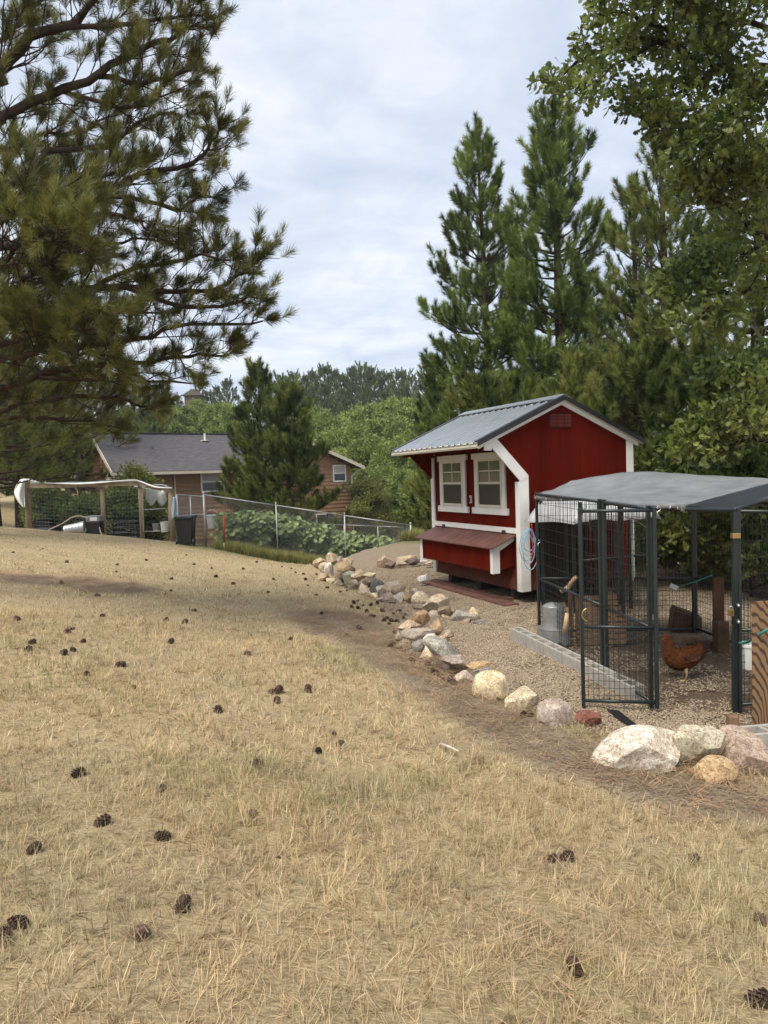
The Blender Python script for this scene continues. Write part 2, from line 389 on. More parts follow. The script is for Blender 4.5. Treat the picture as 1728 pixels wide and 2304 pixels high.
def blades(mb, cols, rg, n, R, l0, l1, w, lean, pal, pw, up0=.25):
    for _ in range(n):
        r = R*math.sqrt(rg.random()); a = rg.uniform(0, 6.283); p = np.array([r*math.cos(a), r*math.sin(a), -.008])
        az = rg.uniform(0, 6.283); d = np.array([math.cos(az), math.sin(az), 0]); s = np.array([-d[1], d[0], 0])*w*rg.uniform(.6, 1.3)/2
        Ln = rg.uniform(l0, l1); ln = lean*rg.uniform(.3, 1.25)
        q = [p]; ang = up0*rg.random()
        for k in range(3):
            ang = min(ang+ln*rg.uniform(.5, 1.2)/1.6, 1.75); q.append(q[-1]+(d*math.sin(ang)+np.array([0, 0, math.cos(ang)]))*Ln/3)
        v = [q[0]-s, q[0]+s, q[1]-s*.9, q[1]+s*.9, q[2]-s*.65, q[2]+s*.65, q[3]]
        mb.add(v, [(0, 1, 3, 2), (2, 3, 5, 4), (4, 5, 6)])
        c = pal[rg.choice(len(pal), p=pw)]*rg.uniform(.85, 1.12)
        cols.extend([(*(c*k), 1) for k in (.6, .6, .85, .85, 1, 1, 1.05)])
PW = np.array([.25, .22, .17, .13, .09, .09, .05])
def grass_proto(name, seed, n, R, l0, l1, w, lean, pal=STRAW, pw=PW, up0=.25):
    mb = MB(); cols = []; blades(mb, cols, np.random.default_rng(seed), n, R, l0, l1, w, lean, pal, pw, up0); return proto(name, mb, GRASS, cols=cols)
rg = np.random.default_rng(5)
def grass_mesh(specs, name):
    """every blade is its own little bent strip; all of them are one mesh"""
    VS, FL, CS, n0 = [], [], [], 0
    for y0, y1, dens, l0, l1, w, seg, dark in specs:
        n = int(dens*(y1-y0)*(y1*1.3+2.4)); y = rg.uniform(y0, y1, n); x = rg.uniform(-1, 1, n)*(y1*.65+1.2)
        # tufts: pull blades towards tuft centres
        ts_ = .055 if y1 < 5 else .085; ix = np.round(x/ts_+rg.normal(0, .3, n)); iy = np.round(y/ts_+rg.normal(0, .3, n)); k = rg.random(n)**.6*.92
        hs1 = np.modf(np.abs(np.sin(ix*127.1+iy*311.7)*43758.5))[0]; hs2 = np.modf(np.abs(np.sin(ix*269.5+iy*183.3)*24634.6))[0]
        x = x*(1-k)+(ix+hs1-.5)*ts_*k; y = y*(1-k)+(iy+hs2-.5)*ts_*k
        z = HT(x, y); u, v = projv(np.stack([x, y, z], 1)); dm_ = dirt(x, y)
        out_ = (u < -140) | (u > 1870) | (v > 2420); wide = 780 if y1 < 5 else 420
        keep = (u > -wide) & (u < 1728+wide) & (v < 2900) & (~out_ | (rg.random(n) < .5)) & (rg.random(n) > dm_*.94) & (sdf_poly(x, y, PAD) > .10) & ~((x > -7) & (y > 23.9))
        keep &= rg.random(n) < .42+.58*ss(-.35, .3, wob(x, y, 8.3, 2.0)+.5*wob(x, y, 19.0, 5.0))
        x, y, z, dm_, hs1, hs2 = x[keep], y[keep], z[keep], dm_[keep], hs1[keep], hs2[keep]; n = len(x)
        lush = ss(-.3, .7, wob(x, y, 1.5, 4.0)+.4*wob(x, y, 4.7, 1.0))
        az = hs1*6.283+rg.normal(0, .95, n)+.9*np.sin(x*2.1+y*1.3); d = np.stack([np.cos(az), np.sin(az), np.zeros(n)], 1); s_ = np.stack([-d[:, 1], d[:, 0], np.zeros(n)], 1)
        L = rg.uniform(l0, l1, n)*(.85+.3*lush)*(1-.5*dm_); wd = w*rg.uniform(.6, 1.3, n)/2
        ang = rg.uniform(.5, 1.5, n)*(1.1-.16*lush); cur = rg.normal(.28, .42, n)
        P = np.stack([x, y, z-.006], 1); rows = []; taper = [1, .85, .6, 0] if seg == 3 else [1, .75, 0]
        for k in range(seg+1):
            if k: ang = np.clip(ang+cur, -.2, 1.62); P = P+(d*np.sin(ang)[:, None]+np.array([0, 0, 1.])*np.cos(ang)[:, None])*(L/seg)[:, None]
            if k < seg: rows += [P-s_*(wd*taper[k])[:, None], P+s_*(wd*taper[k])[:, None]]
            else: rows.append(P)
        m = len(rows); V = np.stack(rows, 1).reshape(-1, 3); base = np.arange(n)*m+n0; tri = []
        for k in range(seg-1): tri += [(2*k, 2*k+1, 2*k+3), (2*k, 2*k+3, 2*k+2)]
        tri.append((2*seg-2, 2*seg-1, 2*seg)); FL.append((base[:, None, None]+np.array(tri)[None]).reshape(-1, 3)); VS.append(V); n0 += len(V)
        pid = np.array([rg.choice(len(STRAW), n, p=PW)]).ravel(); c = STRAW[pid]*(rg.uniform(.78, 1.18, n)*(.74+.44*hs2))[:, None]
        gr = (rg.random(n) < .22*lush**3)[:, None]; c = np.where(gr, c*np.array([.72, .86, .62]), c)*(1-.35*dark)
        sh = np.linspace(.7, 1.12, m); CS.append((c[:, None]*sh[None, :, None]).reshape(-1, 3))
    V = np.vstack(VS).astype(np.float32); F = np.vstack(FL).astype(np.int32); C_ = np.vstack(CS)
    me = bpy.data.meshes.new(name); me.vertices.add(len(V)); me.vertices.foreach_set('co', V.ravel()); me.loops.add(F.size); me.loops.foreach_set('vertex_index', F.ravel())
    me.polygons.add(len(F)); me.polygons.foreach_set('loop_start', np.arange(0, F.size, 3, dtype=np.int32)); me.polygons.foreach_set('loop_total', np.full(len(F), 3, np.int32)); me.update(calc_edges=True)
    ca_ = me.color_attributes.new('tone', 'FLOAT_COLOR', 'POINT'); ca_.data.foreach_set('color', np.concatenate([C_, np.ones((len(C_), 1))], 1).astype(np.float32).ravel())
    me.materials.append(GRASS); o = bpy.data.objects.new(name, me); COL.objects.link(o); o['kind'] = 'stuff'; return o
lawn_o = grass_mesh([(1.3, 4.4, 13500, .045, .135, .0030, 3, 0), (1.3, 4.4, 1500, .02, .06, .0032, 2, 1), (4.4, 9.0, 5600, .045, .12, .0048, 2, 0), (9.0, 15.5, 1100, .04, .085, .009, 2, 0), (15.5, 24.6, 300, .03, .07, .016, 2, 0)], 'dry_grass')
meta(lawn_o, 'short straw-coloured dry grass covering the sloping lawn', 'grass')
# ---- pine straw and twigs lying on the bare earth
LIT = mat('pine_litter', (.25, .165, .095), .9, .5, 3.0, rnd=.35)
def litter_proto(seed):
    r_ = np.random.default_rng(seed); mb = MB()
    for _ in range(60):
        p = np.array([*r_.uniform(-.2, .2, 2), r_.uniform(.002, .014)]); a = r_.uniform(0, 6.283); l = r_.uniform(.04, .11); w = .002
        d = np.array([math.cos(a), math.sin(a), r_.normal(0, .06)])*l; s = np.array([-d[1], d[0], 0])/l*w
        mb.add([p-s, p+s, p+d+s*.5, p+d-s*.5], [(0, 1, 2, 3)])
    return proto('needle_litter', mb, LIT)
LTP = [litter_proto(k) for k in range(3)]
n = 9000; y = rg.uniform(2.5, 17, n); x = rg.uniform(-8, 4.5, n); P = np.stack([x, y, HT(x, y)], 1); u, v = projv(P)
k = (u > -200) & (u < 1930) & (v < 2450) & (rg.random(n) < dirt(x, y)*.8+.02) & (sdf_poly(x, y, PAD) > .05); P = P[k]
o = scatter('fallen_needles', P, np.stack([rg.normal(-.05, .02, len(P)), np.full(len(P), .12), rg.uniform(0, 6.283, len(P))], 1), rg.uniform(.8, 1.5, len(P)), LTP)
meta(o, 'brown fallen pine needles scattered on the bare earth beside the stones', 'pine needles')

# ---- gravel
PEB = mat('pebbles', (.27, .21, .145), .85, .75, 85.0, detail=2, rnd=.12)
def pebble_proto(seed, n=150, R=.2, s0=.006, s1=.015):
    r_ = np.random.default_rng(seed); mb = MB()
    for _ in range(n):
        rr = R*math.sqrt(r_.random()); a = r_.uniform(0, 6.283); c = np.array([rr*math.cos(a), rr*math.sin(a), r_.uniform(-.002, .006)])
        e_ = r_.uniform(s0, s1)*np.array([r_.uniform(.8, 1.5), r_.uniform(.7, 1.1), r_.uniform(.5, .8)]); t_ = r_.uniform(0, 6.283)
        ax = np.array([[math.cos(t_), math.sin(t_), 0], [-math.sin(t_), math.cos(t_), 0], [0, 0, 1]])
        o_ = np.array([(1, 0, 0), (.2, 1, .1), (-1, .1, 0), (-.1, -1, 0), (.15, .1, 1), (0, 0, -1)])*r_.uniform(.8, 1.15, (6, 1))
        mb.add(c+(o_*e_)@ax, [(0, 1, 4), (1, 2, 4), (2, 3, 4), (3, 0, 4), (1, 0, 5), (2, 1, 5), (3, 2, 5), (0, 3, 5)])
    return proto('pebble_patch', mb, PEB)
PBP = [pebble_proto(k) for k in range(4)]
n = 16000; y = rg.uniform(4.4, 17.5, n); x = rg.uniform(-2, 6.5, n); dd = sdf_poly(x, y, PAD); P = np.stack([x, y, HT(x, y)], 1); u, v = projv(P)
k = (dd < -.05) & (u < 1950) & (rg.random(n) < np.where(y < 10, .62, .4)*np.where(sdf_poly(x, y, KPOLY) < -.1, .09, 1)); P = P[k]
o = scatter('gravel', P, np.stack([np.zeros(len(P)), np.full(len(P), .03), rg.uniform(0, 6.283, len(P))], 1), rg.uniform(.8, 1.35, len(P)), PBP)
meta(o, 'tan pea gravel covering the terrace around the red coop', 'gravel')

# ================================================================== PLANT PROTOTYPES
def needles(mb, rg, n, L, nl, w, fwd0, fwd1, jit=.0, simple=False):
    for _ in range(n):
        x = L*rg.random()**.8; a = rg.uniform(0, 6.283); f = rg.uniform(fwd0, fwd1)+(.35*(x/L) if L > 0 else 0)
        t_ = (1-min(f, 1))*math.pi/2
        d = np.array([math.cos(t_), math.sin(t_)*math.cos(a), math.sin(t_)*math.sin(a)])
        s = np.cross(d, rg.normal(size=3)); s = s/np.linalg.norm(s)*w/2; l = nl*rg.uniform(.7, 1.1)
        p = np.array([x, 0, 0])+rg.normal(0, jit, 3) if jit else np.array([x, 0, 0])
        if simple: mb.add([p-s*1.3, p+s*1.3, p+d*l], [(0, 1, 2)]); continue
        m_ = p+d*l*.55+rg.normal(0, l*.03, 3)
        mb.add([p-s*.6, p+s*.6, m_+s, m_-s, p+d*l+np.array([0, 0, -.06*l])], [(0, 1, 2, 3), (3, 2, 4)])
NEED_NEAR = leafmat('pine_needles_near', (.100, .118, .034), .55, .2, tip=(.225, .225, .062), rough=.45)
NEED_MID = leafmat('pine_needles_green', (.092, .145, .036), .55, .2, tip=(.235, .305, .075), rough=.5)
NEED_OLIVE = leafmat('pine_needles_olive', (.092, .128, .033), .6, .2, tip=(.225, .262, .064), rough=.5)
NEED_FAR = leafmat('pine_needles_far', (.098, .14, .05), .45, .2, tip=(.19, .235, .085), rough=.6)
BARK = mat('pine_bark', (.050, .036, .028), .95, .4, 9.0, bump=.6, bscale=25, stretch=(1, 1, .3), spec=.1)
BARKD = mat('dark_bark', (.035, .027, .022), .95, .4, 9.0, bump=.5, bscale=25, spec=.1)
def mkneed(name, mt, seeds, *a, **k):
    out = []
    for s_ in seeds:
        mb = MB(); needles(mb, np.random.default_rng(s_), *a, **k); out.append(proto(name, mb, mt))
    return out
TUFT = mkneed('needle_tuft', NEED_NEAR, (1, 2, 3), 95, .14, .165, .0042, .2, .7)
BRUSH = mkneed('needle_brush', NEED_MID, (4, 5, 6), 130, .34, .19, .0105, .12, .5, simple=True)
BRUSHS = mkneed('needle_brush_olive', NEED_OLIVE, (14, 15, 16), 120, .32, .20, .0105, .15, .55, simple=True)
COARSE = mkneed('needle_coarse', NEED_FAR, (7, 8, 9), 46, .9, .42, .075, .2, .6, simple=True)
def leaf_cluster(seed, n, R, ll, lw, mt, lobed=False, name='leaf_cluster'):
    r_ = np.random.default_rng(seed); mb = MB()
    for _ in range(n):
        d = r_.normal(size=3); d /= np.linalg.norm(d); p = d*R*r_.random()**.5
        d = d*.6+r_.normal(size=3)*.6+np.array([.3, 0, 0]); d /= np.linalg.norm(d)
        s = np.cross(d, r_.normal(size=3)); s /= np.linalg.norm(s); nn = np.cross(d, s)
        l = ll*r_.uniform(.65, 1.15); w = lw*r_.uniform(.7, 1.1)
        if lobed:
            st = [(0, .06), (.18, .22), (.26, .12), (.42, .42), (.5, .2), (.66, .62), (.74, .36), (.88, .44), (1.0, .05)]
            V = [p+d*l*a_+s*w*b_*.8+nn*(.12*l*b_) for a_, b_ in st]+[p+d*l*a_-s*w*b_*.8+nn*(.12*l*b_) for a_, b_ in st]
            k_ = len(st); mb.add(V, [(i, i+1, k_+i+1, k_+i) for i in range(k_-1)])
        else:
            mb.add([p, p+d*l*.5+s*w/2+nn*.08*l, p+d*l, p+d*l*.5-s*w/2+nn*.08*l], [(0, 1, 2, 3)])
    return proto(name, mb, mt)
LEAF_OAK = leafmat('oak_leaves', (.095, .135, .026), .58, .36, tip=(.225, .27, .058), rough=.4, spec=.5)
LEAF_DEC = leafmat('grove_leaves', (.14, .20, .046), .5, .35, tip=(.32, .39, .10))
LEAF_LIGHT = leafmat('light_leaves', (.125, .150, .040), .3, .35, tip=(.22, .24, .07))
LEAF_VEG = leafmat('vegetable_leaves', (.19, .26, .085), .4, .4, tip=(.36, .43, .17))
OAKC = [leaf_cluster(20+k, 10, .17, .135, .10, LEAF_OAK, True, 'oak_leaf_cluster') for k in range(3)]
DECC = [leaf_cluster(30+k, 42, .55, .24, .15, LEAF_DEC) for k in range(3)]
LIGC = [leaf_cluster(40+k, 34, .34, .15, .10, LEAF_LIGHT) for k in range(2)]
VEGC = [leaf_cluster(50+k, 22, .2, .13, .09, LEAF_VEG) for k in range(2)]

def bez(P, n):                          # smooth polyline through points
    P = np.asarray(P, float); m = len(P); t = np.linspace(0, m-1, n); i = np.clip(t.astype(int), 0, m-2); f = (t-i)[:, None]
    p0 = P[np.maximum(i-1, 0)]; p1 = P[i]; p2 = P[i+1]; p3 = P[np.minimum(i+2, m-1)]
    return .5*((2*p1)+(-p0+p2)*f+(2*p0-5*p1+4*p2-p3)*f**2+(-p0+3*p1-3*p2+p3)*f**3)
def unit(v): v = np.asarray(v, float); return v/max(np.linalg.norm(v), 1e-9)

def pine(name, label, base, H, cb, R, seed, protos, nwh=14, per=5, tscale=1.0, trunk_r=None, lean=(0, 0), group=None, twig=.42, cat='pine tree', prof=(.75, .35), fill=1.0, sides=7, bark=None, elev=(-4, 48)):
    r_ = np.random.default_rng(seed); base = np.asarray(base, float)
    root = thing(name, base, label, cat, group); bark = bark or BARK
    tr = trunk_r or H*.016
    hs = np.linspace(0, 1, 12); wig = np.cumsum(r_.normal(0, .012*H/12, (12, 2)), 0)
    tp = np.stack([base[0]+lean[0]*hs+wig[:, 0], base[1]+lean[1]*hs+wig[:, 1], base[2]-.3+hs*(H*.975+.3)], 1)
    tm = MB(); tm.tube(bez(tp, 26), tr*(1-np.linspace(0, 1, 26))**.8+.018, sides+2); tm.build('trunk', bark, root, smooth=True)
    bm_ = MB(); PT = []; DR = []; SL = []
    def tpos(h): return np.array([np.interp(h, hs, tp[:, k]) for k in range(3)])
    for i in range(nwh):
        t = (i+.5*r_.random())/nwh; h = cb+(1-cb)*t*.97
        L0 = R*min(1, prof[1]+2.2*t)*(1-t)**prof[0]+.12*R*(1-t)
        off = r_.uniform(0, 6.283)
        for j in range(per):
            a = off+j*6.283/per+r_.normal(0, .3); L = L0*r_.uniform(.6, 1.18)
            if L < .25: L = .25
            el = rad(elev[0]+(elev[1]-elev[0])*t+r_.normal(0, 7)); d = np.array([math.cos(a), math.sin(a), 0])
            p0 = tpos(h+r_.normal(0, .012)); s_ = np.linspace(0, 1, 6)
            P = p0+d*(L*math.cos(el)*s_)[:, None]+np.array([0, 0, 1.])*(L*(math.sin(el)*s_-.12*s_+.30*s_**2.2))[:, None]+np.cumsum(r_.normal(0, .02*L, (6, 3)), 0)*s_[:, None]
            bm_.tube(P, np.linspace(max(.012, tr*.30*(L/R)**.7), .008, 6), 4, False)
            nt_ = max(2, int(L*(1-.25)/twig*2*fill))
            for q in range(nt_):
                s = .28+.72*(q+r_.random())/nt_; p = np.array([np.interp(s, s_, P[:, k]) for k in range(3)])
                sg = 1 if q % 2 else -1; ta = a+sg*r_.uniform(.35, 1.2)
                tl = r_.uniform(.18, .75)*twig*1.5*(1.15-.5*s)*(1+.5*(1-t)); ev = r_.uniform(.1, .75)+.5*t
                td = unit([math.cos(ta)*math.cos(ev), math.sin(ta)*math.cos(ev), math.sin(ev)]); e_ = p+td*tl
                bm_.tube([p, e_], (.009, .006), 3, False)
                dd_ = unit(td+np.array([0, 0, .45+.5*r_.random()])); PT.append(e_); DR.append(dd_); SL.append(r_.uniform(.75, 1.15))
                if r_.random() < .45*fill: PT.append(p+td*tl*.5); DR.append(unit(td+r_.normal(0, .4, 3)+np.array([0, 0, .3]))); SL.append(r_.uniform(.6, .95))
            for q in range(2): PT.append(P[-1]); DR.append(unit(P[-1]-P[-2]+r_.normal(0, .05+.1*q, 3)*L*.3+np.array([0, 0, .25*L]))); SL.append(r_.uniform(.9, 1.2))
    top = tp[-1]
    for q in range(7): PT.append(top-np.array([0, 0, .12*q*tscale])); DR.append(unit([r_.normal(0, .35), r_.normal(0, .35), 1.])); SL.append(1.0)
    bm_.build('branches', bark, root, smooth=True)
    scatter('needles', PT, aim(DR, r_), np.array(SL)*tscale, protos, root, seed=seed)
    return root
def leafy(name, label, base, H, R, seed, protos, nlobe=16, npts=900, tscale=1.0, group=None, trunk_r=None, cat='tree', low=.25, bark=None, lobe=1.0):
    r_ = np.random.default_rng(seed); base = np.asarray(base, float); root = thing(name, base, label, cat, group); bark = bark or BARKD
    tr = trunk_r or H*.02; tm = MB()
    tm.tube(bez([base-np.array([0, 0, .3]), base+np.array([r_.normal(0, .02*H), r_.normal(0, .02*H), H*.35]), base+np.array([r_.normal(0, .04*H), r_.normal(0, .04*H), H*.8])], 8), np.linspace(tr, tr*.3, 8), 7)
    tm.build('trunk', bark, root, smooth=True); lm = MB(); PT = []; DR = []
    for k in range(nlobe):
        a = k*2.4+r_.normal(0, .3); hh = low+(1-low)*((k+.5)/nlobe); env = math.sin(math.pi*min(.96, .18+.80*(hh-low)/(1-low)))**.65
        rr = R*env*r_.uniform(.4, .9); c = base+np.array([rr*math.cos(a), rr*math.sin(a), H*hh*.93]); lr = R*lobe*r_.uniform(.32, .5)*(.7+.4*env)
        lm.tube(bez([base+np.array([0, 0, H*(low*.6+.25*hh)]), (base+np.array([0, 0, H*.45*hh])+c)/2+np.array([0, 0, .1*R]), c], 5), np.linspace(tr*.35, .015, 5), 4, False)
        m_ = int(npts/nlobe); d = r_.normal(size=(m_, 3)); d /= np.linalg.norm(d, axis=1, keepdims=True); d[:, 2] = np.abs(d[:, 2])*.9+d[:, 2]*.35
        PT.append(c+d*lr*(r_.random((m_, 1))**.35)*np.array([1, 1, .8])); DR.append(d+np.array([0, 0, .3]))
    lm.build('branches', bark, root, smooth=True); PT = np.vstack(PT); DR = np.vstack(DR)
    scatter('leaves', PT, aim(DR, r_), r_.uniform(.7, 1.2, len(PT))*tscale, protos, root, seed=seed)
    return root
# ================================================================== TREES
def branchy(root, trunk_xy, limbs, seed, protos, bark, tscale=1.0, step=.30, sub=(.35, 1.1), tw=(.10, .30), twstep=.15, up=.55, dead=.12, sides=7, bare=0, endn=3):
    r_ = np.random.default_rng(seed); bm_ = MB(); PT = []; DR = []; SL = []
    for pts, Y0, Y1, r0 in limbs:
        m = len(pts); P = np.array([at(px, py, Y0+(Y1-Y0)*k/(m-1)) for k, (px, py) in enumerate(pts)])
        if trunk_xy is not None and (pts[0][0] < 0 or pts[0][0] > 1728):
            t0 = np.array([*trunk_xy, P[0][2]-.12*np.linalg.norm(P[0][:2]-np.array(trunk_xy))]); P = np.vstack([t0, P])
        L = np.sum(np.linalg.norm(np.diff(P, axis=0), axis=1)); n = max(8, int(L/.22)); C = bez(P, n); C[1:-1] += r_.normal(0, .018, (n-2, 3))
        bm_.tube(C, .8*r0*(1-np.linspace(0, 1, n))**.75+.010, sides)
        T = np.gradient(C, axis=0)
        ns = int(L/step*1.15)
        for q in range(ns):
            s = .22+.78*(q+r_.random())/ns; k = min(n-1, int(s*(n-1))); p = C[k]; t = unit(T[k])
            ax = unit(np.cross(t, [0, 0, 1])); sg = 1 if q % 2 else -1
            an = r_.uniform(.4, 1.25); roll_ = r_.normal(.25, .55)
            d = unit(t*math.cos(an)+(ax*sg*math.cos(roll_)+np.array([0, 0, 1.])*math.sin(roll_))*math.sin(an))
            isdead = r_.random() < dead; sl_ = r_.uniform(*sub)*(1.2-.65*s)*(.55 if isdead else 1); m2 = max(3, int(sl_/.16)); f = np.linspace(0, 1, m2+1)
            S = p+d*(sl_*f)[:, None]+np.array([0, 0, .14*sl_])*(f**2)[:, None]+np.cumsum(r_.normal(0, .02, (m2+1, 3)), 0)
            bm_.tube(S, np.linspace(max(.008, r0*.17*(1.1-s)), .0055, m2+1), 4, False)
            w = np.arange(.3*sl_, sl_, twstep); 
            for x_ in w:
                g = x_/sl_; pp = np.array([np.interp(g, f, S[:, c_]) for c_ in range(3)])
                td = unit(d*.7+r_.normal(0, .55, 3)+np.array([0, 0, up*.6])); l_ = r_.uniform(*tw); e_ = pp+td*l_
                bm_.tube([pp, e_], (.0055, .004), 3, False)
                if not isdead: PT.append(e_); DR.append(unit(td+np.array([0, 0, up]))); SL.append(r_.uniform(.75, 1.1))
            if not isdead:
                for z_ in range(endn): PT.append(S[-1]-d*.05*z_); DR.append(unit(d+r_.normal(0, .22, 3)+np.array([0, 0, up*.5]))); SL.append(r_.uniform(.9, 1.15))
        for z_ in range(endn+1): PT.append(C[-1]); DR.append(unit(T[-1]/np.linalg.norm(T[-1])+r_.normal(0, .3, 3)+np.array([0, 0, .2]))); SL.append(1.05)
    bm_.build('branches', bark, root, smooth=True)
    return np.array(PT), np.array(DR), np.array(SL)*tscale, r_

# ---- the big old pine whose limbs hang in from the left
tx, ty = -6.7, 9.3
root = thing('ponderosa_pine', (tx, ty, hz(tx, ty)), 'big near pine reaching long needled limbs over the lawn from the left', 'pine tree')
tm = MB(); tm.tube(bez([(tx, ty, hz(tx, ty)-.3), (tx+.05, ty, 3), (tx-.05, ty+.05, 7), (tx, ty, 12), (tx+.1, ty, 16.5)], 24), np.linspace(.34, .05, 24), 12)
tm.build('trunk', BARK, root, smooth=True)
NL = [([(-40, 190), (0, 155), (65, 88), (163, 57), (216, 0), (260, -60)], 9.0, 8.6, .105),
      ([(65, 88), (160, 62), (300, 52), (390, 40), (440, 15)], 8.8, 8.6, .03),
      ([(-30, 275), (0, 260), (102, 216), (212, 171), (285, 130), (358, 94), (407, 77), (450, 50)], 9.2, 8.7, .075),
      ([(212, 171), (330, 187), (395, 167), (435, 140)], 9.0, 9.1, .03),
      ([(140, 205), (240, 235), (330, 237), (362, 200)], 9.1, 8.6, .024),
      ([(20, 420), (100, 350), (190, 330), (244, 325), (301, 281), (366, 250), (412, 262)], 9.3, 9.5, .04),
      ([(-30, 560), (40, 545), (134, 497), (191, 460), (260, 423), (338, 385), (440, 366), (475, 325), (492, 298)], 9.2, 9.0, .06),
      ([(230, 440), (346, 455), (407, 474), (440, 446), (475, 442)], 9.1, 9.0, .025),
      ([(150, 490), (240, 482), (301, 488), (342, 522)], 9.1, 8.7, .022),
      ([(-40, 705), (0, 692), (134, 684), (195, 651), (285, 647), (366, 651), (460, 655), (520, 633), (562, 602)], 8.8, 8.9, .062),
      ([(285, 647), (358, 676), (407, 688), (509, 688), (550, 668), (580, 672)], 8.85, 8.7, .028),
      ([(200, 655), (290, 610), (380, 590), (470, 575), (520, 585)], 8.85, 8.6, .026),
      ([(150, 790), (252, 773), (326, 753), (387, 737), (515, 729), (592, 722)], 8.9, 8.9, .035),
      ([(-40, 890), (0, 871), (142, 834), (265, 822), (366, 810), (450, 800), (515, 797)], 9.2, 9.3, .055),
      ([(90, 850), (200, 855), (285, 838), (350, 858), (431, 863)], 9.2, 9.4, .026),
      ([(-40, 700), (40, 640), (110, 590), (190, 560)], 8.4, 7.6, .04),
      ([(-40, 620), (30, 560), (90, 540), (160, 520)], 8.2, 7.4, .03),
      ([(-40, 790), (60, 760), (150, 740), (230, 735)], 8.4, 7.7, .04),
      ([(-60, 940), (60, 905), (180, 890), (290, 900), (350, 925)], 9.4, 9.8, .045),
      ([(-60, 430), (20, 440), (90, 420), (150, 400)], 9.4, 10.2, .035),
      ([(-60, 340), (30, 330), (110, 300), (190, 290), (250, 260)], 9.6, 10.4, .035), ([(-60, 480), (50, 470), (140, 440), (230, 400), (300, 370)], 9.6, 10.3, .035), ([(-60, 600), (60, 600), (170, 580), (270, 545), (350, 540)], 9.5, 10.2, .035),
      ([(-60, 745), (60, 725), (170, 715), (280, 700), (370, 705)], 9.4, 10.2, .035), ([(-60, 830), (50, 800), (150, 790), (240, 800)], 8.6, 8.0, .035), ([(-60, 520), (20, 490), (70, 455), (120, 440)], 8.4, 7.7, .03), ([(-60, 960), (60, 940), (170, 945), (260, 960)], 9.8, 10.6, .035),
      ([(-60, 110), (30, 60), (80, 10), (120, -40)], 9.5, 10.0, .04)]
PT, DR, SL, r_ = branchy(root, (tx, ty), NL, 3, TUFT, BARK, .92, step=.20, sub=(.3, .9), dead=.16, twstep=.115)
scatter('needles', PT, aim(DR, r_), SL, TUFT, root, seed=3)

def pine_at(name, label, px, ptop, Y, R, seed, protos, **k):
    p = at(px, 1100, Y); z0 = hz(p[0], Y); zt = at(px, ptop, Y)[2]
    return pine(name, label, (p[0], Y, z0), zt-z0, k.pop('cb', .12), R, seed, protos, **k)
# ---- the pair of tall pines right of centre, the pine in front of the house
pine_at('tall_pine', 'slender tall pine left of the pair behind the red coop', 1112, 262, 26, 2.85, 11, BRUSH, nwh=22, per=6, cb=.15, twig=.5, lean=(-.35, 0), trunk_r=.21, prof=(.72, .6), tscale=1.25, fill=1.7, elev=(-8, 38))
pine_at('tall_pine', 'fuller tall pine right of the pair, topmost behind the red coop', 1272, 222, 24, 2.35, 12, BRUSH, nwh=23, per=6, cb=.2, twig=.5, lean=(-.1, 0), trunk_r=.26, prof=(.5, .8), tscale=1.3, fill=1.7, elev=(-8, 38))
pine_at('young_pine', 'dense young pine with pointed tip standing before the brown house', 588, 818, 33.5, 1.95, 13, BRUSHS, nwh=17, per=6, cb=.05, twig=.5, prof=(.6, .6), tscale=1.35, fill=1.6)
pine_at('young_pine', 'lower rounded pine crown joined to the pine before the brown house', 655, 872, 32.5, 1.95, 14, BRUSHS, nwh=14, per=7, cb=.05, twig=.5, prof=(.5, .7), tscale=1.35, fill=1.6)
# ---- pines massed behind the coop and the kennel
for i, (px, pt, Y, R, sd_, lab, kw) in enumerate((
        (985, 800, 30, 1.2, 21, 'small pine with thin tip left behind the coop roof', {}),
        (1085, 865, 20.5, 1.6, 22, 'bushy low pine directly behind the coop ridge', {}),
        (1165, 862, 21.5, 2.2, 23, 'bushy low pine filling the gap under the two tall pines', {}),
        (1310, 815, 19.5, 2.2, 24, 'broad pine behind the right slope of the coop roof', {}),
        (1432, 400, 21.5, 1.9, 25, 'thin open pine just right of the fuller tall pine', dict(fill=.8)),
        (1500, 300, 19.0, 2.4, 26, 'tall pine half hidden behind the overhanging oak', dict(trunk_r=.2)),
        (1440, 800, 17.0, 1.9, 27, 'low pine between coop roof and grey kennel cover', {}),
        (1703, 330, 17.0, 2.7, 28, 'thick trunked dark pine at the right edge of the picture', dict(trunk_r=.27, cb=.3)),
        (1600, 820, 16.0, 2.1, 29, 'low shaded pine rising behind the kennel roof', {}),
        (1730, 860, 14.5, 2.0, 31, 'shaded low pine at right edge behind the kennel', {}))):
    pine_at('forest_pine', lab, px, pt, Y, R, sd_, BRUSHS, nwh=kw.pop('nwh', 15), per=6, twig=.48, tscale=1.1, group='pines behind the coop', **{**dict(fill=1.2, prof=(.55, .7)), **kw})
